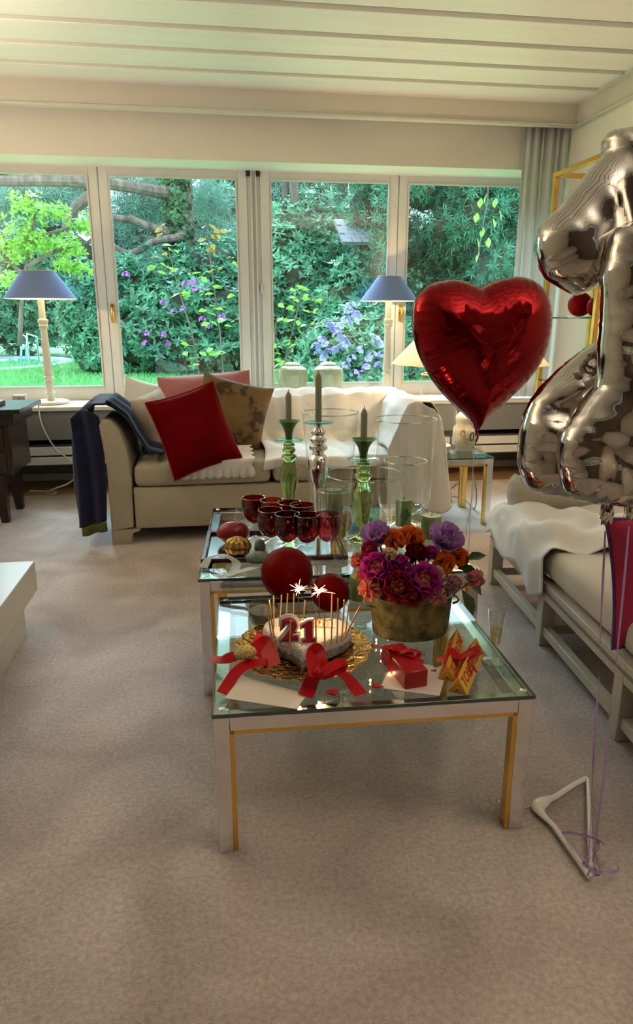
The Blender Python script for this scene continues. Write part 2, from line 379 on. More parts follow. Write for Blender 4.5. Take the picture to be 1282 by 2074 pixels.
# windows
ZB, ZT, YW = .826, 2.541, 6.40
def window(n, xo0, xp0, xp1, xo1, label, handle=None):
    t = thing('window_%d' % n, label, None, kind='structure')
    f = B()
    for (a, b_, c, d) in ((xo0, xp0, .72, 2.63), (xp1, xo1, .72, 2.63)): f.box(a, b_, YW-.035, YW+.035, c, d, bev=.004)
    for (c, d) in ((.72, ZB), (ZT, 2.63)): f.box(xp0-.003, xp1+.003, YW-.033, YW+.033, c, d, bev=.003)
    f.build('frame', winm, t)
    g = B(); e = .014
    for (a, b_, c, d) in ((xp0, xp0+e, ZB, ZT), (xp1-e, xp1, ZB, ZT), (xp0+e, xp1-e, ZB, ZB+e), (xp0+e, xp1-e, ZT-e, ZT)): g.box(a, b_, YW-.045, YW-.028, c, d)
    g.build('glazing_bead', mat('bead_paint', (.70, .66, .60), .4), t)
    B().box(xp0, xp1, YW-.004, YW+.004, ZB, ZT).build('pane', panem, t)
    if handle:
        h = B().box(handle-.017, handle+.017, YW-.045, YW-.035, 1.38, 1.53, bev=.006); h.build('handle_plate', brass, t)
        k = B().tube([(handle, YW-.045, 1.49), (handle, YW-.085, 1.49), (handle+.004, YW-.092, 1.46), (handle+.006, YW-.088, 1.37)], [.011, .011, .012, .008], 8).build('handle', brass, t)
    return t
window(1, -2.25, -2.14, -.970, -.894, 'leftmost tall window pane with white frame, pool beyond')
window(2, -.888, -.812, .241, .325, 'window casement before the ivy trunk, left of the centre post', -.853)
window(3, .435, .519, 1.564, 1.642, 'window casement right of the centre post, lilac shrub beyond')
window(4, 1.648, 1.725, 2.80, 2.89, 'rightmost window casement partly behind the white curtain', 1.688)
t = B(); t.box(.328, .432, YW-.02, YW+.05, .72, 2.63); t.box(.352, .368, YW-.045, YW-.02, .72, 2.63, bev=.004); t.box(.392, .408, YW-.045, YW-.02, .72, 2.63, bev=.004)
post = struct('trim_5', t, winm, 'white centre post between the window casements')
for x in (.335, .418): B().box(x-.016, x+.016, YW-.06, YW-.02, 2.56, 2.63, bev=.006).build('hinge', iron, post)
B().box(.423, .437, YW-.06, YW-.03, 1.62, 1.70, bev=.004).build('catch', winm, post)

# curtain at the right
def cur(u, v):
    x = 2.545+u*.375; a = u*2*PI*6
    return (x+.012*math.sin(a*.5+1), 5.89+.022*math.sin(a)+.008*math.sin(a*2.3)*(1-v*.5)+.01*math.sin(v*3+u*9), .735+v*2.2)
B().grid(cur, 110, 14).build('curtain', leaf_mat('curtain_cloth', (.80, .78, .74), (.84, .82, .78), .0, .9, .45), solid=.004, ang=None, label='gathered white curtain hanging at the right end of the window', cat='curtain')

# ------------------------------------------------------------------ the garden
GZ = .30
lawn_m = mat('lawn_soil', (.13, .32, .11), .9, col2=(.19, .42, .16), vscale=1.5)
tag(B().grid(lambda u, v: (-30+60*u, 6.6+45*v, GZ+.03*noise.noise(Vector((u*30, v*20, 0)))), 60, 50).build('lawn', lawn_m, ang=None), 'green lawn beyond the window', None, kind='structure')
# blades on the nearer lawn
nb = 60000; bx0 = rng.uniform(-7, 7, nb); by0 = 10.5+rng.uniform(0, 1, nb)**1.2*9; ang = rng.uniform(0, PI, nb); hh = rng.uniform(.05, .11, nb); wd = .018
c_, s_ = np.cos(ang)*wd, np.sin(ang)*wd; lx, ly = rng.normal(0, .02, nb), rng.normal(0, .02, nb)
V = np.stack([np.stack([bx0-c_, by0-s_, np.full(nb, GZ)], 1), np.stack([bx0+c_, by0+s_, np.full(nb, GZ)], 1), np.stack([bx0+lx, by0+ly, GZ+hh], 1)], 1).reshape(-1, 3)
o = bpy.data.objects.new('grass', np_mesh('grass', V, np.arange(3*nb).reshape(-1, 3), leaf_mat('grass_blade', (.16, .47, .15), (.27, .62, .24)))); COL.objects.link(o)
tag(o, 'short bright green grass of the garden lawn', 'grass', kind='stuff')

def leaves(blobs, n, size, aspect=.38, whorl=6, up=.5, depth=.3, seed=1, front=True, spread=.9):
    """leaf diamonds set in whorls over the skins of ellipsoids"""
    r = np.random.default_rng(seed); vol = np.array([b[3]*b[5]+b[3]*b[4]*.5 for b in blobs]); cnt = np.maximum(1, (n*vol/vol.sum()).astype(int)); VV = []
    for bl, k in zip(blobs, cnt):
        c = np.array(bl[:3]); R = np.array(bl[3:6])
        d = r.normal(size=(k*2, 3)); d /= np.linalg.norm(d, axis=1)[:, None]
        if front: d = d[d[:, 1] < .35]
        d = d[:k]; k = len(d)
        lump = 1+.16*np.sin(d[:, 0]*5+c[0]*3)*np.sin(d[:, 2]*6+c[2])+.08*np.sin(d[:, 0]*13+d[:, 2]*11)
        p = c+d*R*(lump*(1-depth*r.uniform(0, 1, k)**2))[:, None]
        a = d/R; a /= np.linalg.norm(a, axis=1)[:, None]; a += r.normal(0, .35, (k, 3)); a[:, 2] += up; a /= np.linalg.norm(a, axis=1)[:, None]
        t = np.cross(a, r.normal(size=(k, 3))); t /= np.linalg.norm(t, axis=1)[:, None]; b2 = np.cross(a, t)
        for w_ in range(whorl):
            th = 2*PI*w_/whorl+r.uniform(-.4, .4, k); dirn = t*np.cos(th)[:, None]+b2*np.sin(th)[:, None]
            ln = size*r.uniform(.65, 1.25, k); e = dirn*spread+a*(1-spread+r.uniform(-.25, .35, k))[:, None]; e /= np.linalg.norm(e, axis=1)[:, None]
            sd = np.cross(e, a); sd /= np.maximum(np.linalg.norm(sd, axis=1), 1e-6)[:, None]
            q0 = p; q2 = p+e*ln[:, None]; md = p+e*(ln*.5)[:, None]-a*(ln*.06)[:, None]; sd = sd*(ln*aspect*.5)[:, None]
            VV.append(np.stack([q0, md+sd, q2, md-sd], 1).reshape(-1, 3))
    V = np.concatenate(VV); return V, np.arange(len(V)).reshape(-1, 4)
def foliage(name, par, m, blobs, n, size, **kw):
    V, F = leaves(blobs, n, size, **kw); o = bpy.data.objects.new(name, np_mesh(name, V, F, m)); COL.objects.link(o); o.parent = par; o['kind'] = 'stuff'; return o
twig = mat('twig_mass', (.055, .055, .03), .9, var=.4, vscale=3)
bark = mat('bark', (.17, .13, .105), .9, var=.45, vscale=9, bump=.8, bscale=14, stretch=(1, 1, .3))
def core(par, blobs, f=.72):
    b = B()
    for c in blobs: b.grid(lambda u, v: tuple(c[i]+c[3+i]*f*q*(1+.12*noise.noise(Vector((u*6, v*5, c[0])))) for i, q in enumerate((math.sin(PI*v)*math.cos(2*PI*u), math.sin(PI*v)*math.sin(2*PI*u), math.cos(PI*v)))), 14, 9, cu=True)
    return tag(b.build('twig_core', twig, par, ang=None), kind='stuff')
def shrub(name, label, cat, m, blobs, n, size, base, group=None, cf=.72, stems=True, **kw):
    t = thing(name, label, cat, (0, 0, 0), group=group)
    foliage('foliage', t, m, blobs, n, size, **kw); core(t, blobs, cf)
    if stems:
        b = B(); c = blobs[0]; b.tube([(base[0], base[1], GZ-.1), (base[0]+.05, base[1], (GZ+c[2])/2), c[:3]], [.09, .07, .03], 7); b.build('stem', bark, t)
    return t
def bl(u, v, Y, rx, ry, rz): p = at(u, v, Y); return (p.x, p.y, p.z, rx, ry, rz)
rho1 = leaf_mat('rhododendron_leaf', (.035, .17, .085), (.14, .40, .22), .55, .32)
rho2 = leaf_mat('rhododendron_leaf_pale', (.06, .23, .12), (.20, .47, .27), .5, .35)
lime = leaf_mat('young_leaf', (.20, .46, .06), (.40, .62, .12), .3, .45, .45)
pine = leaf_mat('pine_needle', (.11, .27, .20), (.25, .45, .36), .4, .6, .3)
thuja = leaf_mat('conifer_spray', (.03, .15, .09), (.10, .33, .19), .5, .6, .25)
far_m = leaf_mat('far_tree_leaf', (.09, .29, .16), (.28, .56, .36), .5, .55, .35)
ivy_m = leaf_mat('ivy_leaf', (.035, .11, .05), (.09, .22, .09), .4, .4, .2)
copper = leaf_mat('copper_leaf', (.30, .30, .08), (.46, .20, .07), .3, .5, .4)

# tall trees closing the view
specs = [(-120, 520, 27, 4, 3, 5, pine), (90, 430, 26, 3.2, 3, 5.5, far_m), (290, 420, 27, 3.0, 3, 6, pine), (480, 440, 26, 2.8, 3, 6, far_m), (650, 440, 25, 2.6, 3, 6, pine), (800, 460, 26, 2.8, 3, 6, far_m), (960, 440, 27, 3.0, 3, 5.8, far_m), (1120, 430, 26, 3.4, 3, 6, pine)]
lab = ['pale pine at the far left end of the garden', 'light leafy tree behind the garden pool', 'grey green pine behind the ivy trunk', 'light leafy tree far behind the centre post', 'grey green pine behind the tiled roof', 'light leafy tree behind the dark conifer, lilac shrub before it', 'light leafy tree far behind the dark conifer', 'grey green pine at the far right end of the garden']
for k, (u, v, Y, a, b_, c, m) in enumerate(specs):
    r_ = random.Random(k); bs0 = [bl(u+r_.uniform(-55, 55), v+r_.uniform(-230, 170), Y+r_.uniform(-1, 1), a*r_.uniform(.35, .55), b_*.5, c*r_.uniform(.16, .26)) for _ in range(12)]
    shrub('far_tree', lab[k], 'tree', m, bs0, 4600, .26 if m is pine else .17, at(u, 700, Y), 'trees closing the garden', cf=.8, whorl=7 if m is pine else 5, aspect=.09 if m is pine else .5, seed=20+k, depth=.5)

# rhododendron bank
def bank(spec, k):
    r_ = random.Random(50+k); out = []
    for (u, v, Y, rx, rz) in spec: out.append(bl(u, v, Y, rx, rx*.8, rz))
    return out
bushes = [
 ('broad rhododendron bush behind the ivy trunk base', rho1, [(300, 690, 15, 1.1, .75), (390, 640, 15.6, 1.3, 1.0), (470, 650, 15.2, 1.1, .9), (330, 600, 16.2, 1.2, .9), (430, 560, 16.4, 1.1, .8), (280, 640, 15.8, .9, .9), (380, 715, 14.6, 1.0, .45), (470, 715, 14.8, .9, .5)]),
 ('dark green rhododendron bush at the pool edge', rho1, [(195, 660, 15.5, .65, 1.0), (215, 705, 15.0, .55, .6), (190, 610, 16, .8, .9), (235, 610, 16.2, .8, .9)]),
 ('tall pale rhododendron bush right of the centre post', rho2, [(600, 600, 16, 1.1, 1.1), (575, 520, 16.6, 1.0, 1.0), (660, 560, 16.4, 1.0, 1.1), (620, 470, 17, 1.0, .9), (560, 660, 15.4, .7, .8), (640, 650, 15.6, .8, .8), (700, 500, 17.4, .8, .9), (722, 562, 14.5, .5, .5), (700, 612, 14.4, .6, .5), (748, 605, 14.4, .5, .6)]),
 ('leafy rhododendron bush behind the pool', rho2, [(30, 640, 22.5, 1.4, 1.1), (90, 610, 22.8, 1.4, 1.3), (20, 560, 23, 1.6, 1.3), (130, 650, 22.4, 1.0, .9), (-30, 640, 22, 1.3, 1.2)]),
 ('dark rhododendron bush under the tall conifer', rho1, [(850, 720, 13.2, .9, .7), (930, 700, 13.4, .9, .8), (1000, 740, 13, .8, .6), (900, 760, 12.6, .8, .4), (1070, 720, 13.2, .8, .8)])]
SH = {}
for k, (lb, m, sp) in enumerate(bushes):
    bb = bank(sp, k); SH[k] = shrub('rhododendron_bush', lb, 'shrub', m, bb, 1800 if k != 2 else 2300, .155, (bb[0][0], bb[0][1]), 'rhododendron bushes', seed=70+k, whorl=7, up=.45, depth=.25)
lil = [bl(690, 700, 11, .62, .5, .42), bl(740, 720, 10.8, .6, .5, .45), bl(660, 735, 10.8, .45, .4, .3), bl(765, 670, 11.1, .4, .4, .35), bl(715, 655, 11.4, .38, .4, .32), bl(720, 765, 10.5, .55, .4, .3)]
SH['l'] = shrub('rhododendron_bush', 'lilac flowering rhododendron bush on the lawn behind the right lamp', 'shrub', rho2, lil, 900, .13, (lil[0][0], lil[0][1]), 'rhododendron bushes', seed=91, whorl=7)
def flower_head(r, n, m):
    b = B(); rr = random.Random(n)
    for k in range(n):
        a = rr.uniform(0, 2*PI); e = rr.uniform(-.3, 1.3); c = Vector((math.cos(a)*math.cos(e), math.sin(a)*math.cos(e), math.sin(e)))*r*.75
        q = c.normalized(); s = q.cross(Vector((.3, .2, 1))).normalized(); t_ = q.cross(s); f = r*.42
        V = [c]+[c+(s*math.cos(2*PI*j/5+k)+t_*math.sin(2*PI*j/5+k))*f+q*f*.45 for j in range(5)]
        b.add(V, [(0, 1+j, 1+(j+1) % 5) for j in range(5)])
    return b.mesh('flower_cluster', m, None)
purple = mat('purple_petal', (.50, .17, .60), .5, var=.25, vscale=40); lilac = mat('lilac_petal', (.52, .45, .86), .5, var=.2, vscale=40)
fh1, fh2 = flower_head(.14, 16, purple), flower_head(.15, 18, lilac)
for (u, v) in ((376, 578), (392, 574), (396, 588), (332, 615), (350, 632), (371, 628), (296, 678), (330, 680), (295, 697), (308, 708), (340, 698), (323, 722), (410, 648), (418, 662), (450, 643), (255, 558)):
    link(fh1, 'flower_cluster', SH[0], at(u, v, 14.05), (0, 0, u), (.55,)*3)
for (u, v) in ((712, 622), (722, 640), (700, 650), (676, 672), (696, 690), (650, 690), (690, 706), (664, 716), (646, 718), (726, 712), (756, 722), (770, 700), (742, 746), (726, 770), (670, 662), (712, 728), (700, 742), (766, 742), (706, 632), (718, 652), (684, 680), (660, 700), (678, 712), (640, 704), (700, 700), (748, 730), (762, 690), (734, 760), (718, 758), (656, 728), (775, 720), (686, 664)):
    link(fh2, 'flower_cluster', SH['l'], at(u, v, 10.15), (0, 0, u), (.5,)*3)

# ivy trunk, its boughs
def tree_tube(pts, Y, r0, r1, par, name='bough'):
    P = smooth_path([at(u, v, Y+dy) for (u, v, dy) in pts], 6); k = len(P)
    return B().tube(P, [r0+(r1-r0)*i/(k-1) for i in range(k)], 9).build(name, bark, par)
t = thing('pine_tree', 'thick tree trunk wrapped in ivy with long bare boughs', 'tree')
tree_tube([(382, 740, 0), (378, 600, 0), (368, 480, 0), (360, 340, .1), (352, 150, .2)], 17.4, .35, .30, t, 'trunk')
for pts, r0, r1 in (([(358, 390, 0), (320, 388, -.3), (240, 374, -.7), (130, 366, -1.0), (0, 366, -1.1), (-60, 360, -1)], .11, .075), ([(352, 470, 0), (310, 462, -.4), (270, 447, -.6), (228, 440, -.8)], .085, .05),
                    ([(376, 462, 0), (360, 480, -.3), (315, 488, -.4), (280, 508, -.5), (255, 512, -.6), (228, 497, -.7)], .07, .045), ([(215, 374, -.7), (185, 395, -.8), (150, 425, -.9), (136, 452, -1), (140, 470, -1)], .10, .07), ([(340, 476, -.2), (300, 456, -.5), (262, 438, -.5)], .05, .03)):
    tree_tube(pts, 17.2, r0*1.3, r1*1.3, t)
iv = [tuple(at(u-5, v, 17.3))+(.35, .37, .56) for u, v in ((354, 350), (358, 400), (364, 450), (369, 500), (374, 545), (350, 300), (380, 590))]
foliage('ivy', t, ivy_m, iv, 1100, .12, whorl=3, aspect=.9, depth=.1, seed=5)
nb_ = [bl(u, v, 18.6, rx*1.5, .6, rz*1.3) for (u, v, rx, rz) in ((60, 395, .9, .28), (120, 420, .7, .25), (255, 410, .6, .35), (300, 425, .5, .25), (420, 400, .5, .35), (450, 470, .4, .35), (20, 420, .6, .3), (300, 530, .5, .22), (420, 500, .35, .22), (175, 345, .5, .2), (270, 350, .5, .18))]
foliage('needles', t, pine, nb_, 1500, .34, whorl=9, aspect=.05, depth=.9, seed=6, front=False, spread=.8)
t = thing('birch_tree', 'slim pale grey trunk standing far right of the centre post', 'tree')
tree_tube([(604, 720, 0), (602, 560, 0), (598, 450, 0), (594, 330, 0), (590, 100, 0)], 16.7, .115, .10, t, 'trunk')
tree_tube([(578, 720, 0), (576, 400, 0), (572, 100, 0)], 17.0, .07, .055, t, 'trunk')

# young fruit tree with bright leaves at the left
t = thing('fruit_tree', 'young tree with bright lime leaves above the left lamp', 'tree')
for pts in ([(40, 700, 0), (45, 600, 0), (60, 500, 0), (70, 430, 0), (50, 380, 0)], [(55, 540, 0), (110, 510, 0), (160, 500, 0), (190, 480, 0)], [(62, 490, 0), (110, 470, 0), (180, 450, 0)], [(50, 560, 0), (10, 520, 0), (-20, 480, 0)]):
    tree_tube(pts, 10.5, .035, .012, t, 'branch')
foliage('foliage', t, lime, [bl(u, v, 10.5, a, .3, b_) for (u, v, a, b_) in ((60, 480, .45, .25), (120, 500, .4, .16), (170, 455, .25, .14), (20, 500, .35, .22), (60, 420, .3, .18), (150, 540, .3, .12), (100, 430, .25, .12), (10, 570, .3, .15))], 520, .085, whorl=4, aspect=.5, depth=.95, seed=8, front=False)

# dark conifer on the right and its pale underbrush
cb = []
for k in range(26):
    r_ = random.Random(300+k); cb.append(bl(r_.uniform(755, 1120), r_.uniform(340, 650), 15+r_.uniform(-.8, 1.2), r_.uniform(.55, .9), .6, r_.uniform(.35, .65)))
cb += [bl(740, 430, 15.4, .5, .5, .8), bl(750, 540, 15.2, .5, .5, .9), bl(760, 350, 15.5, .5, .5, .8), bl(776, 450, 14.0, .32, .4, .75), bl(778, 545, 14.0, .34, .4, .6)]
t = shrub('conifer_tree', 'tall dark green conifer behind the heart balloon', 'tree', thuja, cb, 5200, .15, at(960, 700, 15.4), cf=.7, whorl=9, aspect=.16, seed=33, depth=.4, up=-.1, spread=.75)
tree_tube([(965, 760, 0), (962, 500, 0), (958, 200, 0)], 15.5, .2, .14, t, 'trunk')
for pts in ([(962, 450, 0), (990, 420, -.4), (1030, 410, -.8)], [(962, 540, 0), (930, 500, -.5), (900, 480, -.9)], [(962, 500, 0), (1000, 490, -.6), (1040, 470, -1)]): tree_tube(pts, 15, .06, .02, t)
t = thing('thuja_tree', 'narrow mid green thuja beside the tiled roof', 'tree')
tb = [bl(u, v, 17.5, a, .5, b_) for (u, v, a, b_) in ((720, 560, .5, .8), (705, 480, .35, .7), (735, 640, .55, .7), (745, 420, .45, .8), (690, 620, .4, .6))]
foliage('foliage', t, leaf_mat('thuja_leaf', (.06, .22, .11), (.13, .36, .17), .4, .6, .3), tb, 800, .2, whorl=8, aspect=.18, seed=35, up=.6); core(t, tb)

# hut roof behind the bushes
t = thing('garden_hut', 'grey shingled hut roof peeking out behind the thuja', 'hut')
p = at(758, 497, 14.9); hx, hy, hz = p.x, p.y, p.z
B().box(hx-.35, hx+.42, hy+.1, hy+1.5, GZ-.1, hz, bev=.02).build('wall', mat('hut_wall', (.28, .26, .23), .8), t)
rfm = mat('shingle', (.26, .26, .28), .8, var=.15, vscale=6)
sm = B().box(-.095, .095, -.14, .14, 0, .025, bev=.004).mesh('shingle', rfm)
rf = B().prism([(-.72, 0), (.62, 0), (.62, .06), (-.72, .06)], 0, 1.2, M=TR((hx, hy-.25, hz-.02), (math.radians(28), 0, 0))).build('roof', rfm, t)
for j in range(5):
    for i in range(6):
        q = TR((hx, hy-.25, hz-.02), (math.radians(28), 0, 0)) @ Vector((-.62+i*.2+(.1 if j % 2 else 0), .1+j*.22, .065)); link(sm, 'shingle', rf, q, (math.radians(31), 0, 0))

# swimming pool on the left
p = on(28, 724, GZ)
t = thing('swimming_pool', 'round turquoise swimming pool with pale rim behind the left lamp', 'pool', (p.x, 18.9, GZ))
b = B(); b.lathe([(2.30, -.1), (2.30, .04), (2.27, .06), (2.05, .06), (2.02, .04), (2.02, -.05)], 56, sy=1.4); b.build('rim', mat('pool_rim', (.62, .80, .86), .4), t)
B().disc(2.03, .02, 56, sy=1.4).build('water', mat('pool_water', (.10, .55, .68), .06, var=.12, vscale=2, bump=.15, bscale=6), t)
for sx in (-.25, .25): B().tube([(1.75+sx*.2, -1.4+sx, .0), (1.75+sx*.2, -1.4+sx, .7), (1.55, -1.2+sx, .78), (1.4, -1.0+sx, .1)], .025, 8).build('ladder_rail', mat('ladder_steel', (.7, .75, .8), .2, 1), t)

# thin saplings in front of the bank
leafm = B().add([(0, 0, 0), (.5, .3, .06), (.75, .22, .03), (1, 0, -.08), (.75, -.22, .03), (.5, -.3, .06), (.5, 0, 0)], [(0, 6, 1), (1, 6, 2), (2, 6, 3), (3, 6, 4), (4, 6, 5), (5, 6, 0)])
lm1, lm2 = leafm.mesh('leaf', lime, None), leafm.mesh('leaf', copper, None)
for k, (pts, tips, lb) in enumerate((([(455, 806), (448, 700), (436, 600), (425, 520), (420, 460)], [(455, 712, 0), (425, 705, 0), (430, 650, 0), (460, 640, 0), (400, 560, 0), (445, 585, 0), (470, 598, 0), (415, 556, 0), (440, 540, 1), (412, 480, 1), (430, 470, 1), (448, 465, 1), (420, 455, 1), (410, 500, 1), (428, 500, 1), (466, 525, 0), (435, 620, 0), (405, 600, 0), (470, 660, 0), (418, 630, 0)], 'taller thin sapling with copper tips before the rhododendrons'),
                                   ([(410, 806), (392, 690), (372, 620), (355, 560), (340, 500)], [(345, 550, 0), (335, 545, 0), (350, 505, 0), (360, 500, 0), (325, 465, 1), (335, 460, 1), (318, 540, 0), (365, 600, 0), (380, 700, 0), (395, 720, 0), (405, 740, 0), (370, 706, 0), (350, 598, 0), (330, 520, 1)], 'slanting thin sapling with lime leaves before the rhododendrons'))):
    Y = 10.6+k*.3; t = thing('sapling', lb, 'sapling', group='saplings on the lawn')
    B().tube(smooth_path([at(u, v, Y) for u, v in pts], 5), [.016-.0005*i for i in range(21)], 6).build('stem', bark, t)
    rr = random.Random(k)
    for (u, v, c) in tips:
        for q in range(2): link(lm2 if c else lm1, 'leaf', t, at(u+rr.uniform(-9, 9), v+rr.uniform(-8, 8), Y-.05), (rr.uniform(-.9, .9), rr.uniform(-.6, .6), rr.uniform(0, 6.3)), (.15,)*3)
t = thing('sapling', 'low bright green branch in front of the jars and the lawn', 'sapling', group='saplings on the lawn')
for pts in ([(556, 830), (580, 720), (600, 640), (612, 585)], [(565, 760), (600, 690), (650, 655), (690, 650)], [(570, 730), (556, 690), (562, 640)]): B().tube(smooth_path([at(u, v, 9.5) for u, v in pts], 5), .008, 5).build('branch', bark, t)
rr = random.Random(9)
for (u, v) in ((600, 580), (612, 590), (590, 600), (622, 600), (585, 625), (605, 630), (635, 610), (595, 655), (570, 650), (640, 640), (575, 690), (590, 700), (560, 720), (610, 670), (630, 660), (555, 760), (572, 740), (560, 705)):
    for q in range(2): link(lm1, 'leaf', t, at(u+rr.uniform(-9, 9), v+rr.uniform(-9, 9), 9.5), (rr.uniform(-.9, .9), rr.uniform(-.6, .6), rr.uniform(0, 6.3)), (.13,)*3)
t = thing('hanging_branch', 'hanging leafy twig close outside the right window pane', 'branch')
B().tube(smooth_path([at(u, v, 8.0) for u, v in ((985, 330), (988, 400), (975, 470), (968, 520))], 5), .006, 5).build('branch', bark, t)
for (u, v) in ((988, 390), (975, 400), (968, 430), (1010, 425), (998, 440), (1005, 400), (965, 480), (980, 460), (972, 510), (990, 480)):
    link(lm1, 'leaf', t, at(u, v, 8.0), (rr.uniform(-.5, .5), 1.2, rr.uniform(0, 6.3)), (.12,)*3)

# ------------------------------------------------------------------ sofa under the window
SFY, SBY = 4.36, 5.34
sofa = thing('sofa', 'long cream upholstered sofa with bracket feet below the window', 'sofa')
def fp(u, v): p = at(u, v, SFY); return (p.x, p.z)
arm_poly = [fp(*q) for q in ((226, 1076), (216, 950), (200, 862), (206, 851), (222, 854), (240, 872), (254, 902), (261, 935), (266, 970), (270, 1068))]
B().prism(arm_poly, SFY, SBY, bev=.010).build('arm', cream_cloth, sofa)
xm = .33
B().prism([(2*xm-x, z) for x, z in arm_poly], SFY, SBY, bev=.010).build('arm', cream_cloth, sofa)
XA, XB = -.545, 2*xm+.545
B().box(XA, XB, SFY+.01, SFY+.10, .10, .37, bev=.012, seg=2).build('front_rail', cream_cloth, sofa)
B().box(XA, XB, SFY+.1, SBY, .10, .34, bev=.01).build('seat_base', cream_cloth, sofa)
def backp(u, v):
    x = XA+(XB-XA)*u
    pr = [(5.02, .34), (5.03, .6), (5.08, .80), (5.17, .86), (5.28, .84), (5.34, .76), (5.34, .1)]
    k = v*(len(pr)-1); i = min(int(k), len(pr)-2); f = k-i
    return (x, pr[i][0]+(pr[i+1][0]-pr[i][0])*f, pr[i][1]+(pr[i+1][1]-pr[i][1])*f+.008*noise.noise(Vector((x*3, v*4, 0))))
B().grid(backp, 30, 25).build('backrest', cream_cloth, sofa, solid=.02)
for k, (a, b_) in enumerate(((XA+.01, .335), (.345, XB-.01))):
    bm = B(); 
    def cush(u, v, a=a, b_=b_, k=k):
        th = 2*PI*u; return None
    bm.box(a, b_, SFY-.005, 5.04, .375, .525, bev=.045, seg=4)
    bm.V = [(x+.006*noise.noise(Vector((x*5, y*5, z*5+k))), y+.008*noise.noise(Vector((x*4, z*9, k+3))), z+.014*noise.noise(Vector((x*3, y*3, k+7)))) for x, y, z in bm.V]
    bm.build('seat_cushion', cream_cloth, sofa, sub=1)
ft = [(0, 0), (.125, 0), (.125, .045), (.14, .075), (.175, .085), (.185, .10), (0, .10)]
for x0, sg in ((-.70, 1), (2*xm+.70, -1)):
    for y0 in (SFY+.005, SBY-.12): B().prism([(x0+sg*px, pz) for px, pz in ft], y0, y0+.11, bev=.005).build('foot', cream_cloth, sofa)

# white throw over the back, seat and right arm
thr = thing('white_throw', 'crumpled white throw spread over the sofa back, seat and right arm', 'throw')
def wr(x, y, z, s=1): return noise.noise(Vector((x*3.1, y*3.1, z*3.1+s)))*.5+noise.noise(Vector((x*7, y*7, z*7+s)))*.25
def path_pt(pr, v):
    L = [0]
    for a, b_ in zip(pr, pr[1:]): L.append(L[-1]+math.dist(a, b_))
    d = v*L[-1]
    for i in range(len(pr)-1):
        if d <= L[i+1] or i == len(pr)-2:
            f = (d-L[i])/max(L[i+1]-L[i], 1e-9); return tuple(pr[i][q]+(pr[i+1][q]-pr[i][q])*f for q in range(len(pr[0])))
def throwf(u, v):
    x = .28+u*1.02; pr = [(4.33+.05*math.sin(u*9), .47), (4.345, .535), (4.55, .56), (4.85, .57), (4.95, .60), (5.00, .72), (5.06, .85), (5.16, .895), (5.28, .885), (5.37, .78), (5.38, .5)]
    y, z = path_pt(pr, v); n = wr(x*1.2, y, z*.7); fold = .018*math.sin(x*19+6*v)*math.sin(v*PI)
    return (x+.03*math.sin(v*8+u*2), y-.035*abs(n)-fold*.5, z+.035*n+abs(fold))
B().grid(throwf, 70, 80).build('drape', white_cloth, thr, solid=.006, ang=None)
def armthrow(u, v):
    y = 4.335+u*1.02; pr = [(1.10, .58), (1.16, .66), (1.22, .82), (1.30, .885), (1.39, .88), (1.44, .82), (1.47, .60), (1.52, .34), (1.55-.02*math.sin(u*11), .20+.05*math.sin(u*7))]
    x, z = path_pt(pr, v); n = wr(x, y*1.4, z*.8, 4)
    return (x+.035*n+.02*math.sin(y*17+2*v)*v, y+.02*math.sin(v*7), z+.02*n)
B().grid(armthrow, 50, 60).build('drape', white_cloth, thr, solid=.006, ang=None)
def armfront(u, v):
    xx = 1.09+u*.40; kx = [(1.08, .58), (1.16, .68), (1.22, .83), (1.30, .895), (1.39, .89), (1.44, .83), (1.50, .58)]; top = float(np.interp(xx, [q[0] for q in kx], [q[1] for q in kx]))
    z = .19+.05*math.sin(u*6)+v*(top-.19); x = 1.09+u*.40+(1-v)*.05*u
    return (x, 4.325-.018*math.sin(u*16+1.5*v)-.02*(1-v), z)
B().grid(armfront, 36, 36).build('drape', white_cloth, thr, solid=.006, ang=None)
# lace runner at the left of the seat
def lace(u, v):
    x = -.28+u*.50; pr = [(4.345, .41), (4.335, .53), (4.55, .545), (4.80, .55)]
    y, z = path_pt(pr, v); return (x+.012*math.sin(v*30)*(u > .97), y-.012*(v < .1)*math.sin(u*60), z+.012+.01*wr(x*2, y*2, z))
B().grid(lace, 44, 30).build('lace_cloth', white_cloth, solid=.004, ang=None, label='white scalloped cloth lying on the sofa seat under the red cushion', cat='cloth')

# navy blanket over the left arm
navy = cloth_mat('navy_wool', (.012, .014, .045), .15); hem = cloth_mat('olive_hem', (.10, .095, .02))
bk = thing('navy_blanket', 'dark navy blanket with olive hem hanging over the left sofa arm', 'blanket')
def blank(u, v):
    y = 4.375+u*.62; pr = [(-.35, .575), (-.44, .60), (-.50, .70), (-.56, .82), (-.66, .90), (-.76, .90), (-.83, .84), (-.865, .70), (-.875, .40), (-.865, .13)]
    x, z = path_pt(pr, v); f = .022*math.sin(u*21+v*3)*min(1, v*1.6)+.012*math.sin(u*37)
    lo = v > .35
    return (x+f*(.9 if lo else .3)-(.03*u if lo else 0), y+.03*math.sin(v*5+u*3)*v, z+(.02*math.sin(u*17+v*4) if not lo else .015*math.sin(u*9)*(v > .9)))
B().grid(blank, 50, 70).build('blanket_cloth', navy, bk, solid=.012, ang=None)
def blank2(u, v):    # the fold that falls in front of the arm's outer edge
    x = -.885+u*.165; f = .018*math.sin(u*9+v*2)
    return (x+.015*math.sin(v*3), 4.345-f+.02*v, .13+v*.74-.05*(v > .8)*(u*2-1)**2+.04*(1-v)*u)
B().grid(blank2, 24, 30).build('blanket_fold', navy, bk, solid=.012, ang=None)
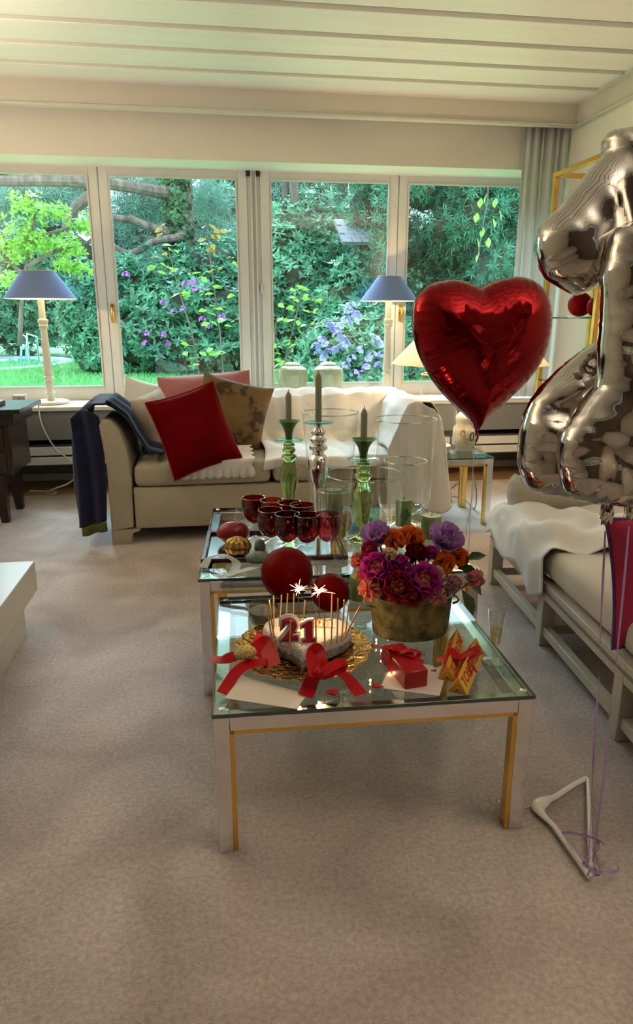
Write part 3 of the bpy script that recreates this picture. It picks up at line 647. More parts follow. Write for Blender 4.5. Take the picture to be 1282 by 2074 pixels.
B().grid(lambda u, v: (-.87+u*.15, 4.342-.018*math.sin(u*9), .075+.06*v+.03*u), 20, 4).build('hem', hem, bk, solid=.014, ang=None)

# cushions
def cushion(name, label, w, h, t, m, c, rot, pip=None, seed=0, **kw):
    r = thing(name, label, 'cushion', c); r.rotation_euler = rot
    pillow(w, h, t, seed=seed, **kw).build('cover', m, r, ang=None)
    if pip: piping(w, h, .006).build('piping', pip, r)
    return r
redv = cloth_mat('red_velvet', (.13, .0005, .001), .15, .7, .0, spec=.04); pinkv = cloth_mat('rose_velvet', (.42, .15, .14), .08, .8, .2)
c = at(393, 872, 4.395); cushion('red_cushion', 'bright red velvet cushion standing on its corner on the sofa', .45, .52, .17, redv, c, (math.radians(-20), math.radians(-16), math.radians(10)), mat('red_piping', (.26, .003, .005), .6), seed=3)
brn = mat('toile_cloth', (.22, .135, .045), .85, sheen=.3)
nt = brn.node_tree; b_ = nt.nodes['Principled BSDF']; tcn = nd(nt, 'ShaderNodeTexCoord'); nn = nd(nt, 'ShaderNodeTexNoise'); nn.inputs['Scale'].default_value = 16; nn.inputs['Detail'].default_value = 5
vl = nd(nt, 'ShaderNodeVectorMath', operation='LENGTH'); rp = nd(nt, 'ShaderNodeValToRGB'); e = rp.color_ramp.elements
e[0].position = 0; e[0].color = (0, 0, 0, 1); e[1].position = .22; e[1].color = (1, 1, 1, 1); q = rp.color_ramp.elements.new(.16); q.color = (1, 1, 1, 1); q = rp.color_ramp.elements.new(.12); q.color = (0, 0, 0, 1); q = rp.color_ramp.elements.new(.24); q.color = (0, 0, 0, 1)
r2 = nd(nt, 'ShaderNodeValToRGB'); r2.color_ramp.elements[0].position = .46; r2.color_ramp.elements[1].position = .54
mu = nd(nt, 'ShaderNodeMath', operation='MULTIPLY'); mm = nd(nt, 'ShaderNodeMix', data_type='RGBA'); mm.inputs[6].default_value = (.17, .10, .03, 1); mm.inputs[7].default_value = (.055, .022, .008, 1)
nt.links.new(tcn.outputs['Object'], nn.inputs['Vector']); nt.links.new(tcn.outputs['Object'], vl.inputs[0]); nt.links.new(vl.outputs['Value'], rp.inputs[0]); nt.links.new(nn.outputs['Fac'], r2.inputs[0])
nt.links.new(rp.outputs[0], mu.inputs[0]); nt.links.new(r2.outputs[0], mu.inputs[1]); nt.links.new(mu.outputs[0], mm.inputs[0]); nt.links.new(mm.outputs[2], b_.inputs['Base Color'])
c = at(470, 838, 4.84); cushion('brown_cushion', 'golden brown cushion with dark figure print behind the red cushion', .50, .48, .14, brn, c, (math.radians(-16), math.radians(14), math.radians(-4)), seed=5)
c = at(418, 812, 5.03); cushion('pink_cushion', 'dusky pink velvet cushion behind the brown cushion on the sofa', .66, .40, .22, pinkv, c, (math.radians(-22), math.radians(-4), 0), seed=8, power=.6, pinch=.02)
bgc = cloth_mat('beige_quilt', (.50, .44, .36), .1)
c = at(318, 860, 4.80); cushion('beige_cushion', 'beige ruffled cushion wedged between navy blanket and red cushion', .30, .44, .20, bgc, c, (math.radians(-12), math.radians(-12), math.radians(52)), seed=11, power=.5, wr=.03, pinch=.03)
c = at(312, 830, 5.05); cushion('white_cushion', 'white cushion leaning in the left corner of the sofa back', .46, .40, .16, white_cloth, c, (math.radians(-20), math.radians(14), math.radians(10)), seed=14, power=.5)

# ------------------------------------------------------------------ the chrome, brass and glass tables
def glass_table(label, cat, loc, rz, W, D, H, leg=.04, br=.012, name='coffee_table', group='chrome and brass tables', studs=True, top=None):
    t = thing(name, label, cat, (*loc, 0), rz, group); zt = H-.012
    g = B(); g.box(-.004, W+.004, -.004, D+.004, zt, H, bev=.0015)
    for i, f in enumerate(g.F):
        n = [abs(sum((Vector(g.V[q]).z for q in f))/len(f)-z) for z in (zt, H)]; g.mi[i] = 0 if min(n) < 1e-5 else 1
    g.build('glass_top', [top or topglass, edgeglass], t)
    for (x, y) in ((0, 0), (W-leg, 0), (0, D-leg), (W-leg, D-leg)):
        B().box(x, x+leg, y, y+leg, 0, zt-.001, bev=.0015).build('leg', chrome, t)
        sx, sy = (1 if x == 0 else -1), (1 if y == 0 else -1)
        l = B(); xa = x+leg if sx > 0 else x-br; ya = y+leg if sy > 0 else y-br
        l.box(xa, xa+br, y+.004, y+leg-.004, 0, zt-leg-.002); l.box(x+.004, x+leg-.004, ya, ya+br, 0, zt-leg-.002); l.build('brass_strip', brass, t)
    for (x0, x1, y0, y1) in ((leg, W-leg, 0, leg), (leg, W-leg, D-leg, D), (0, leg, leg, D-leg), (W-leg, W, leg, D-leg)):
        B().box(x0+.0008, x1-.0008, y0, y1, zt-leg, zt-.001, bev=.0015).build('rail', chrome, t)
        xs = x1-x0 > y1-y0
        B().box(x0+(0 if xs else .004), x1-(0 if xs else .004), y0+(.004 if xs else 0), y1-(.004 if xs else 0), zt-leg-br, zt-leg-.0008).build('brass_strip', brass, t)
    if studs:
        sm_ = B().lathe([(0, .003), (.006, .003), (.009, .002), (.0095, 0)], 14).mesh('stud', chrome)
        for (x, y) in ((.022, .022), (W-.022, .022), (.022, D-.022), (W-.022, D-.022)): link(sm_, 'stud', t, (x, y, H))
    return t
T1Z, T2Z = .4287, .48
glass_table('nearest low chrome and brass coffee table with clear glass top carrying the cake', 'table', (-.040, 1.577), -.0314, .854, .772, T1Z)
glass_table('taller chrome and brass coffee table behind, carrying candlesticks and goblets', 'table', (-.090, 2.415), -.0555, 1.06, .985, T2Z)
teal = thin_glass('teal_glass', (.55, .80, .84), 1.55, base=.06)
glass_table('small chrome and brass side table with bluish glass top beside the daybed', 'table', (1.375, 4.45), 0, .50, .52, .485, name='side_table', top=teal, studs=False)

# ------------------------------------------------------------------ daybed on the right
dbm = mat('daybed_paint', (.56, .51, .42), .5, var=.04, vscale=5)
db = thing('daybed', 'cream painted daybed with stretcher frame along the right side', 'daybed', (1.449, 3.416, 0), -.0916)
LW = .95
for y in (-.065, -.80, -1.52, -2.26):
    B().box(0, .062, y, y+.062, 0, .30 if y < -.1 else .40, bev=.003).build('leg', dbm, db)
    B().box(LW-.06, LW, y, y+.062, 0, .30, bev=.003).build('leg', dbm, db)
    B().box(.062, LW-.06, y+.012, y+.05, .05, .092, bev=.003).build('cross_stretcher', dbm, db)
ys = (-.065, -.80, -1.52, -2.26)
for a, b_ in zip(ys[1:], ys): B().box(.012, .05, a+.062, b_, .05, .092, bev=.003).build('stretcher', dbm, db)
B().box(0.002, .05, -2.3, -.066, .222, .298, bev=.003).build('seat_rail', dbm, db)
B().box(.062, LW, -.05, -.004, .222, .298, bev=.003).build('end_rail', dbm, db)
B().box(-.006, .0015, -2.3, -.02, .262, .270).build('groove_moulding', mat('groove', (.22, .19, .15), .6), db)
mb = B().box(.015, LW-.02, -2.3, -.01, .300, .445, bev=.05, seg=4); mb.V = [(x, y, z+.012*noise.noise(Vector((x*4, y*4, z)))) for x, y, z in mb.V]
mb.build('mattress', cloth_mat('daybed_cloth', (.60, .54, .45), .05), db, sub=1)
B().tube([(.03, -.03, .30), (.03, -.03, .44)], .018, 8).build('welt', cream_cloth, db)
nm = B().ball((0, 0, 0), .007, 8, 6).mesh('nail_head', brass)
for k in range(7): link(nm, 'nail_head', db, (-.002, -.03, .305+.014*k))
def dbp(x, y, z): return Matrix.Rotation(-.0916, 4, 'Z') @ Vector((x, y, z)) + Vector((1.449, 3.416, 0))
# bolster
bo = thing('bolster', 'beige bolster with pleated round end at the far end of the daybed', 'bolster', dbp(.06, -.17, .535), -.0916)
bcl = cloth_mat('bolster_cloth', (.42, .37, .28), .08)
B().lathe([(.10-.004*(q % 2 == 1), z) for q, z in enumerate((.0, .05, .12, .3, .6, .85))], 28, M=Matrix.Rotation(PI/2, 4, 'Y')).build('cover', bcl, bo, ang=None)
B().lathe([(.0, -.028), (.012, -.030), (.03, -.020), (.06, -.022), (.088, -.012), (.10, .0)], 48, M=Matrix.Rotation(PI/2, 4, 'Y'), rfun=lambda a, j, z: 1+.05*math.sin(a*12)*(1-j)).build('pleated_end', bcl, bo, ang=None)
piping_pts = [(.0, .101*math.cos(2*PI*k/32), .101*math.sin(2*PI*k/32)) for k in range(32)]
B().tube(piping_pts, .005, 6, closed=True).build('piping', cream_cloth, bo)
# throw on the daybed
def dthrow(u, v):
    y = -.06-u*.78; sl = u*.9
    pr = [(.93, .475), (.5, .478), (.2, .475), (.06, .47), (.012, .455), (-.025, .40), (-.035-.02*math.sin(u*5), .30+.04*math.sin(u*4+1)-.02)]
    x, z = path_pt(pr, v); n = wr(x*1.5, y*1.5, z, 9)
    f = .026*math.sin(y*19+x*11+2*n)+.014*math.sin(x*26-y*17+3*n)
    return tuple(dbp(x-.03*abs(n)*(v > .8), y+.03*math.sin(v*9), z+.03*n+f*.8+.035*max(0, math.sin(u*PI))*(.3+.7*v)*(v < .93)))
B().grid(dthrow, 70, 70).build('daybed_throw', white_cloth, solid=.006, ang=None, label='rumpled white throw lying across the daybed before the bolster', cat='throw')
# pink cushion with purple piping
mag = cloth_mat('magenta_cotton', (.46, .035, .09), .08, .8, .15)
cushion('pink_cushion', 'deep pink cushion with purple piping propped on the daybed, right edge', .47, .45, .15, mag, at(1376, 1170, 1.97), (math.radians(-8), math.radians(-6), math.radians(-8)), mat('purple_piping', (.10, .05, .18), .6), seed=21)

# ------------------------------------------------------------------ left side: hearth, desk, stand
hb = thing('hearth_bench', 'low white plinth with overhanging slab at the left edge', 'plinth')
B().box(-2.55, -.875, .4, 3.215, .165, .308, bev=.003).build('slab', mat('white_lacquer', (.56, .51, .43), .22), hb)
B().box(-2.55, -.908, .4, 3.075, 0, .164).build('base', mat('white_plaster', (.60, .55, .47), .6), hb)
dk = thing('writing_desk', 'dark wooden desk at the left edge near the window', 'desk')
B().box(-2.5, -1.325, 4.92, 5.55, .782, .812, bev=.004).build('desk_top', black, dk)
B().box(-2.46, -1.385, 4.97, 5.50, .70, .781, bev=.004).build('frieze', darkwood, dk)
B().box(-2.46, -1.43, 5.0, 5.48, .345, .699, bev=.006).build('drawer_body', darkwood, dk)
for z0 in (.36, .53): B().box(-2.40, -1.47, 4.988, 5.0, z0, z0+.15, bev=.004).build('drawer', darkwood, dk)
for (x, y) in ((-1.545, 5.02), (-1.545, 5.40), (-2.40, 5.02), (-2.40, 5.40)):
    B().add([(x-.05, y-.04, .35), (x+.05, y-.04, .35), (x+.05, y+.05, .35), (x-.05, y+.05, .35), (x-.005, y-.03, 0), (x+.045, y-.03, 0), (x+.045, y+.02, 0), (x-.005, y+.02, 0)], [(0, 1, 5, 4), (1, 2, 6, 5), (2, 3, 7, 6), (3, 0, 4, 7), (4, 5, 6, 7), (3, 2, 1, 0)]).build('leg', darkwood, dk)
pf = thing('photo_frame', 'small silver photo frame on the window sill beside the desk', 'picture frame', at(38, 806, 5.95)+Vector((0, 0, 0)), .3)
pf.location.z = .72; B().box(-.06, .06, -.005, .005, 0, .09, bev=.003, M=TR(rot=(-.25, 0, 0))).build('frame', chrome, pf); B().box(-.045, .045, -.008, -.0055, .014, .076, M=TR(rot=(-.25, 0, 0))).build('photo', mat('photo_print', (.30, .24, .19), .4, var=.5, vscale=30), pf)
q = thing('wooden_box', 'brown wooden box with open lid on the dark desk', 'box', (-1.62, 5.15, .812))
B().box(-.16, .12, -.10, .10, 0, .035, bev=.005).build('box_body', mat('walnut', (.09, .05, .025), .4), q); B().box(-.16, -.01, -.09, -.08, .02, .16, M=TR(rot=(.3, .5, 0))).build('lid', darkwood, q)
st = thing('iron_stand', 'black iron stand with scrolled top at the left edge', 'stand')
B().tube([(-1.43, 4.4, .0), (-1.445, 4.41, .25), (-1.46, 4.42, .50)], .012, 8).build('leg', iron, st)
for k in range(3):
    s0 = smooth_path([(-1.46+.0*k, 4.42, .47), (-1.42+.02*k, 4.41, .50+.02*k), (-1.41, 4.40, .45-.02*k), (-1.47, 4.40, .43), (-1.52, 4.41, .50)], 6); B().tube(s0, .010, 6).build('scroll', iron, st)
lg = thing('glass_lantern', 'clear glass lantern standing on the white plinth, cut by the left edge', 'lantern', (-1.105, 3.02, .308))
B().lathe([(0, .004), (.09, .004), (.10, .02), (.10, .36), (.098, .38)], 36).build('glass', clear, lg); B().lathe([(.0, 0), (.11, 0), (.11, .006), (0, .006)], 30).build('foot', clear, lg)

# ------------------------------------------------------------------ lamps on the sill
warmb = mat('lamp_bulb', (1, .9, .7), .5, emit=(1, .72, .38), estr=14)
lampw = mat('turned_cream_wood', (.78, .70, .55), .4)
shade_m = mat('blue_grey_shade', (.19, .26, .52), .8); shade_in = mat('shade_lining', (.9, .86, .76), .7)
def sill_lamp(label, x, y, rb, rt, zb, zt, s=1):
    t = thing('table_lamp', label, 'lamp', (x, y, .72), group='candlestick lamps on the sill')
    B().lathe([(0, 0), (.135, 0), (.142, .006), (.142, .022), (.132, .028), (0, .028)], 40).build('base', lampw, t)
    pr = [(.03, .028), (.034, .04), (.034, .06), (.026, .07), (.040, .085), (.040, .10), (.028, .112), (.034, .15), (.038, .19), (.030, .21), (.044, .222), (.044, .238), (.030, .25), (.040, .27), (.040, .30), (.032, .315), (.034, .34), (.031, .45), (.027, .60), (.025, .66), (.034, .672), (.040, .685), (.034, .70), (.042, .715), (.042, .735), (.026, .75)]
    B().lathe([(r*1.0, z*.92) for r, z in pr], 28).build('turned_column', lampw, t)
    B().lathe([(.026, .69), (.026, .84), (.020, .845), (0, .845)], 20).build('candle_sleeve', mat('sleeve', (.85, .78, .62), .5), t)
    sh = B().lathe([(rb, zb-.72), (rt, zt-.72)], 48).build('shade', shade_m, t)
    B().lathe([(rb-.004, zb-.72+.001), (rt-.004, zt-.72-.001)], 48).build('shade_lining', shade_in, sh)
    B().tube([(rt*math.cos(2*PI*k/32), rt*math.sin(2*PI*k/32), zt-.72) for k in range(32)], .004, 6, closed=True).build('shade_rim', lampw, sh)
    B().ball((0, 0, .90), .03, 14, 9, sz=1.3).build('bulb', warmb, t)
    l = lamp('lamp_light', 'POINT', (x, y, 1.64), 26, (1, .70, .40), .03); return t
sill_lamp('cream turned table lamp with blue shade on the left of the sill', -1.372, 6.08, .283, .13, 1.56, 1.772)
sill_lamp('cream turned table lamp with blue shade between the jars and heart balloon', 1.510, 6.08, .252, .098, 1.55, 1.755)
B().tube(smooth_path([at(78, 822, 5.83), at(85, 860, 5.80), at(110, 905, 5.80), at(150, 940, 5.75), at(158, 958, 5.7), at(140, 978, 5.74), at(110, 990, 5.72), on(95, 998, .01), on(105, 1001, .01), on(112, 996, .01), on(60, 994, .01)], 8), .006, 6).build('lamp_cord', mat('white_cable', (.75, .72, .66), .5), label='white cord with switch hanging from the left lamp to the floor', cat='cord')
B().tube([at(108, 906, 5.79), at(117, 916, 5.79)], .013, 8).build('cord_switch', mat('white_cable', (.75, .72, .66), .5), label='small white inline switch on the lamp cord', cat='switch')
# celadon ginger jars
cel = mat('celadon_glaze', (.42, .47, .30), .12, var=.12, vscale=12, coat=.6)
for k, (u, lb) in enumerate(((592, 'pale green lidded ginger jar, left of the pair on the sill'), (665, 'pale green lidded ginger jar, right of the pair on the sill'))):
    p = at(u, 740, 6.1); t = thing('ginger_jar', lb, 'jar', (p.x, 6.1, .72), group='ginger jars')
    B().lathe([(0, 0), (.095, 0), (.108, .05), (.126, .14), (.136, .21), (.130, .262), (.092, .29), (.0, .29)], 36).build('body', cel, t)
    l = B().lathe([(.078, .284), (.080, .30), (.055, .318), (.02, .325), (0, .326)], 30).build('lid', cel, t)
    B().ball((0, 0, .338), .012, 10, 8, sz=1.5).build('knob', mat('wood_knob', (.20, .10, .04), .5), l)

# ------------------------------------------------------------------ things on the side table
sj = thing('lidded_glass_jar', 'tall clear glass jar with gold rim on the bluish side table', 'jar', (1.545, 4.70, .485))
B().lathe([(0, .005), (.115, .005), (.125, .02), (.13, .10), (.13, .545)], 44).build('glass', clear, sj)
B().tube([(.13*math.cos(2*PI*k/44), .13*math.sin(2*PI*k/44), .548) for k in range(44)], .005, 6, closed=True).build('gold_rim', gold, sj)
B().lathe([(0, .008), (.10, .008), (.10, .05), (0, .05)], 30).build('gold_base', mat('jar_filling', (.70, .62, .40), .5), sj)
pl = thing('porcelain_lamp', 'lamp with white porcelain jar body and wide beige shade behind the heart', 'lamp', (1.765, 4.74, .485))
por = mat('white_porcelain', (.78, .72, .60), .15, coat=.7)
B().lathe([(0, 0), (.06, 0), (.062, .02), (.078, .06), (.088, .12), (.084, .165), (.066, .19), (.066, .20), (.074, .215), (.072, .245), (.05, .27), (.025, .28), (0, .282)], 36).build('body', por, pl)
for k, (a, z) in enumerate(((-2.1, .13), (-1.3, .11), (-1.75, .07), (-.8, .14))):
    B().tube([(.0885*math.cos(a+.18*math.cos(q)), .0885*math.sin(a+.18*math.cos(q)), z+.03*math.sin(q)) for q in [2*PI*i/10 for i in range(10)]], .004, 5, closed=True).build('painted_motif', [gold, black][k % 2], pl)
B().tube([(0, 0, .28), (0, 0, .64)], .012, 10).build('stem', brass, pl)
sh = B().lathe([(.54, .615), (.19, .98)], 48).build('shade', leaf_mat('beige_shade', (.80, .68, .48), (.84, .72, .52), .0, .8, .5), pl)
B().ball((0, 0, .70), .03, 12, 8).build('bulb', warmb, pl)
lamp('lamp_light', 'POINT', (1.765, 4.74, 1.20), 62, (1, .74, .46), .04)
lb_ = thing('lattice_box', 'white lattice box standing on the floor behind the side table', 'box', (1.66, 5.30, 0))
wl = mat('white_wicker', (.74, .70, .60), .6)
B().box(-.13, .13, -.09, .09, .006, .03).build('bottom', wl, lb_); B().box(-.13, .13, -.09, .09, .24, .26, bev=.004).build('top_band', wl, lb_); B().box(-.12, .12, -.075, .08, .03, .24).build('lining', mat('wicker_lining', (.40, .36, .28), .7), lb_)
for k in range(7):
    for sg in (1, -1): x = -.115+k*.038; B().tube([(x, -.092, .03), (max(-.13, min(.13, x+sg*.09)), -.092, .24)], .006, 5).build('lattice_strip', wl, lb_)
B().tube(smooth_path([at(958, 960, 4.9), at(965, 1000, 4.8), on(960, 1030, .01), on(940, 1010, .01), on(905, 1000, .01), on(930, 975, .01)], 6), .005, 6).build('floor_cable', mat('grey_cable', (.35, .30, .25), .6), label='thin cable curling on the floor below the side table', cat='cable')

# ------------------------------------------------------------------ brass and glass shelf by the right wall
et = thing('brass_shelf', 'tall brass framed glass shelf against the right wall', 'shelf')
ex0, ex1, ey0, ey1, ez = 2.50, 2.88, 4.42, 5.16, 2.42
for x in (ex0, ex1):
    for y in (ey0, ey1): B().box(x-.017, x+.017, y-.017, y+.017, 0, ez, bev=.002).build('post', brass, et)
for z in (ez-.017, .04):
    for x in (ex0, ex1): B().box(x-.016, x+.016, ey0, ey1, z-.017, z+.017, bev=.002).build('bar', brass, et)
    for y in (ey0, ey1): B().box(ex0, ex1, y-.016, y+.016, z-.016, z+.016, bev=.002).build('bar', brass, et)
for z in (.50, .95, 1.415, 1.90): 
    g = B().box(ex0+.002, ex1, ey0+.002, ey1, z-.012, z, bev=.001)
    for i, f in enumerate(g.F): g.mi[i] = 0 if abs(sum(g.V[q][2] for q in f)/len(f)-(z-.006)) > .0055 else 1
    g.build('glass_shelf', [topglass, edgeglass], et)
for k, (u, v, r, lb) in enumerate(((1168, 606, .085, 'larger red ball on the glass shelf, left'), (1186, 614, .066, 'smaller red ball on the glass shelf, right front'))):
    p = at(u, v, 4.86-k*.2); B().ball((2.62+k*.03, 4.86-k*.17, 1.416+r), r, 28, 18).build('red_ball', red_matt, label=lb, cat='ball', group='red balls on the shelf', ang=None)

# lamp bodies added beneath the fill lights, outside the picture
for x, y, lb in ((-2.15, 3.6, 'brass uplighter added for fill left of the picture'), (1.95, .3, 'brass uplighter added for fill right of the picture')):
    t = thing('added_uplighter', lb, 'lamp', (x, y, 0), group='added fill uplighters')
    B().lathe([(0, 0), (.14, 0), (.14, .02), (.02, .03), (0, .03)], 28).build('base', brass, t); B().tube([(0, 0, .03), (0, 0, 1.62)], .012, 10).build('pole', brass, t)
    B().lathe([(0, 1.62), (.08, 1.63), (.28, 1.70), (.36, 1.78)], 32).build('bowl', lampw, t)

# ------------------------------------------------------------------ on the rear table: candlesticks, glasses, tray
gr_glass = mat('green_glass', (.50, .76, .26), .06, trans=.85, ior=1.35, coat=.5)
gr_dark = mat('deep_green_glass', (.10, .30, .02), .06, trans=.6, ior=1.4, coat=.5)
disc_g = thin_glass('pale_teal_glass', (.72, .88, .86), 1.6, base=.06)
wax_grey = mat('grey_green_wax', (.23, .235, .17), .5, sub=.1); wax_green = mat('green_wax', (.27, .36, .13), .5, sub=.15)
silver = mat('mercury_silver', (.86, .86, .86), .06, 1)
wick = mat('wick', (.03, .03, .03), .9)
def taper(t, z0, z1, r=.011):
    b = B().lathe([(0, z0), (r, z0), (r, z1-.022), (r*.75, z1-.012), (r*.2, z1), (0, z1)], 8).build('taper_candle', wax_grey, t, ang=30)
    B().tube([(0, 0, z1-.002), (.001, 0, z1+.009)], .0012, 5).build('wick', wick, b)
def twist_stick(label, u, v, Y=None, hs=1.0):
    p = on(u, v, T2Z); t = thing('glass_candlestick', label, 'candlestick', (p.x, p.y, T2Z+.0005), group='green glass candlesticks'); t.scale = (1.28, 1.28, 1)
    def fl(a, j, z): return 1+.09*math.sin(a*9+z*90)
    H = lambda z: z*hs
    B().lathe([(0, 0), (.045, 0), (.047, .004), (.030, .012), (.014, .022), (.011, .03)], 28).build('foot', gr_glass, t)
    B().lathe([(r, H(z)) for r, z in ((.011, .028), (.014, .05), (.022, .09), (.031, .14), (.034, .175), (.031, .20), (.024, .225), (.020, .235))], 36, rfun=fl).build('twisted_stem', gr_glass, t, ang=None)
    B().lathe([(r, H(z)) for r, z in ((.018, .234), (.028, .248), (.028, .256), (.020, .265), (.024, .275), (.024, .283), (.018, .292), (.022, .30), (.014, .312))], 24).build('knop', gr_glass, t)
    B().lathe([(.012, H(.315)), (.03, H(.311)), (.052, H(.316)), (.052, H(.319)), (.012, H(.318))], 36).build('drip_disc', disc_g, t)
    B().lathe([(.012, H(.318)), (.014, H(.345)), (.019, H(.365)), (.030, H(.385)), (.043, H(.395)), (.041, H(.395)), (.027, H(.383)), (.014, H(.36)), (.012, H(.325))], 32).build('candle_cup', gr_dark, t)
    taper(t, H(.325), H(.325)+.185*hs); return t
twist_stick('green twisted glass candlestick with grey taper, left of the silver one', 587, 1048, hs=1.18)
twist_stick('green twisted glass candlestick with grey taper, right of the silver one', 733, 1092, hs=1.11)
p = on(645, 1080, T2Z); t = thing('silver_candlestick', 'tall silver candlestick with clear glass cup and grey taper', 'candlestick', (p.x, p.y, T2Z+.0005)); t.scale = (1.15, 1.15, 1.045)
B().lathe([(0, 0), (.05, 0), (.055, .006), (.035, .016), (.012, .03), (.010, .06), (.013, .12), (.022, .20), (.036, .27), (.040, .31), (.034, .335), (.022, .345), (.020, .355), (.034, .365), (.034, .378), (.022, .388), (.030, .398), (.030, .408), (.020, .42), (.027, .43), (.027, .44), (.018, .452), (.018, .468)], 36).build('stem', silver, t)
B().lathe([(.012, .47), (.03, .466), (.055, .472), (.055, .475), (.012, .474)], 36).build('drip_disc', disc_g, t)
B().lathe([(.012, .475), (.018, .50), (.028, .53), (.046, .555)], 32).build('candle_cup', clear, t)
taper(t, .476, .675, .012)

def rim_ring(t, r, z, th=.0028, name='rim'): return B().tube([(r*math.cos(2*PI*k/40), r*math.sin(2*PI*k/40), z) for k in range(40)], th, 6, closed=True).build(name, clear_edge, t)
clear_edge = thin_glass('glass_rim', (.62, .74, .72), 1.6, base=.12)
def hurricane(label, loc, prof, foot=None, name='hurricane_vase', candle=None, group='clear hurricane vases'):
    t = thing(name, label, 'vase', loc, group=group)
    B().lathe(prof, 52).build('glass_body', clear, t, ang=None); rim_ring(t, prof[-1][0], prof[-1][1])
    if foot: B().lathe(foot, 40).build('foot', clear, t); rim_ring(t, max(f[0] for f in foot), .003, .0022, 'foot_rim')
    return t
def pillar(label, loc, r, h, grp='green pillar candles'):
    t = thing('pillar_candle', label, 'candle', loc, group=grp)
    B().lathe([(0, 0), (r*.95, 0), (r, .004), (r, h-.008), (r*.93, h), (r*.4, h-.003), (0, h-.004)], 36).build('wax', wax_green, t); B().tube([(0, 0, h-.005), (.002, 0, h+.010)], .0015, 5).build('wick', wick, t)
z2 = T2Z+.0005
p = on(742, 1172, T2Z); hurricane('widest clear cylinder vase standing before the green candlestick', (.555, 2.545, z2), [(0, .004), (.10, .004), (.125, .010), (.138, .03), (.143, .08), (.146, .30), (.148, .345)])
p = on(815, 1062, T2Z); hurricane('tall clear footed hurricane vase, right rear of the table', (p.x, p.y, z2), [(.018, .03), (.05, .05), (.085, .065), (.11, .09), (.122, .14), (.128, .30), (.134, .47), (.138, .49)], [(.018, .03), (.02, .02), (.05, .008), (.08, .003), (.08, 0), (0, 0)])
p = on(815, 1110, T2Z); hurricane('medium footed hurricane vase holding a green candle', (p.x, p.y, z2), [(.014, .05), (.03, .07), (.055, .09), (.068, .13), (.075, .25), (.086, .37)], [(.014, .05), (.016, .02), (.05, .006), (.066, .003), (.066, 0), (0, 0)]); pillar('green pillar candle inside the medium footed vase', (p.x, p.y, z2+.10), .033, .11)
p = on(668, 1062, T2Z); hurricane('tall clear vase behind the silver candlestick', (p.x, p.y, z2), [(0, .004), (.075, .004), (.085, .03), (.095, .12), (.110, .34), (.126, .52)])
p = on(676, 1092, T2Z); hurricane('small footed vase holding a green candle beside the silver candlestick', (p.x, p.y, z2), [(.014, .07), (.04, .085), (.06, .105), (.068, .14), (.070, .22)], [(.014, .07), (.015, .02), (.045, .006), (.062, .003), (.062, 0), (0, 0)]); pillar('green pillar candle in the small footed vase', (p.x, p.y, z2+.118), .036, .105)
p = on(872, 1088, T2Z); pillar('free standing green pillar candle behind the bouquet, right', (p.x, p.y, z2), .044, .10)

# mirrored tray
tm = mat('oxblood_lacquer', (.075, .012, .012), .2, coat=.6)
tr = thing('serving_tray', 'silver tray with dark red lacquer rim under the goblets', 'tray', (.215, 2.745, z2), -.06)
B().box(-.27, .27, -.17, .17, 0, .006, bev=.002).build('mirror_base', mat('tray_silver', (.62, .62, .62), .12, 1), tr)
for (x0, x1, y0, y1) in ((-.27, .27, -.19, -.17), (-.27, .27, .17, .19), (-.29, -.27, -.19, .19), (.27, .29, -.19, .19)): B().box(x0, x1, y0, y1, 0, .02, bev=.003).build('rim', tm, tr)
zt_ = z2+.0065
# goblets
red_glass = thin_glass('ruby_glass', (.42, .008, .02), 1.5, base=.015); or_glass = thin_glass('orange_red_glass', (.75, .10, .02), 1.5, base=.02); rose_glass = thin_glass('rose_glass', (.62, .16, .20), 1.5, base=.02)
bowl = [(0, .058), (.012, .060), (.026, .070), (.036, .088), (.040, .11), (.040, .135), (.037, .152)]
gm_b = {k: B().lathe(bowl, 36).mesh('bowl', m, None) for k, m in (('r', red_glass), ('o', or_glass), ('p', rose_glass))}
gm_s = B().lathe([(.004, .058), (.0045, .03), (.006, .012), (.02, .004), (.034, .002), (.034, 0), (0, 0)], 28).mesh('stem', clear)
gm_r = B().tube([(.037*math.cos(2*PI*k/32), .037*math.sin(2*PI*k/32), .152) for k in range(32)], .0014, 5, closed=True).mesh('rim', thin_glass('ruby_rim', (.45, .12, .12), 1.6, base=.2))
for k, (u, v, c, lb) in enumerate(((516, 1092, 'r', 'ruby goblet at the left rear of the tray'), (552, 1098, 'o', 'orange red goblet in the rear row on the tray'), (587, 1104, 'r', 'ruby goblet in the middle of the rear row on the tray'), (549, 1122, 'r', 'ruby goblet at the front left of the tray'), (583, 1132, 'r', 'dark ruby goblet at the front middle of the tray'), (622, 1134, 'r', 'ruby goblet at the front right of the tray'), (612, 1110, 'r', 'ruby goblet at the right of the rear row on the tray'), (664, 1128, 'p', 'rose red goblet seen through the wide clear vase'))):
    p = on(u, v, zt_); t = thing('goblet', lb, 'goblet', (p.x, p.y, zt_ if k < 7 else z2), group='red wine goblets'); t.scale = (1.3, 1.3, 1.22)
    link(gm_b[c], 'bowl', t); link(gm_s, 'stem', t); link(gm_r, 'rim', t)
p = on(497, 1078, zt_); t = thing('round_glass', 'small clear round glass at the rear left corner of the tray', 'glass', (p.x, p.y, zt_))
B().lathe([(0, .018), (.02, .020), (.042, .04), (.050, .065), (.046, .092), (.040, .104)], 36).build('bowl', clear, t, ang=None); B().lathe([(.006, .018), (.006, .01), (.03, .003), (.03, 0), (0, 0)], 24).build('foot', clear, t); rim_ring(t, .040, .104, .0016)
p = on(701, 1116, T2Z); t = thing('tumbler', 'tumbler filled with yellow drink beside the wide vase', 'glass', (p.x-.005, p.y+.165, z2))
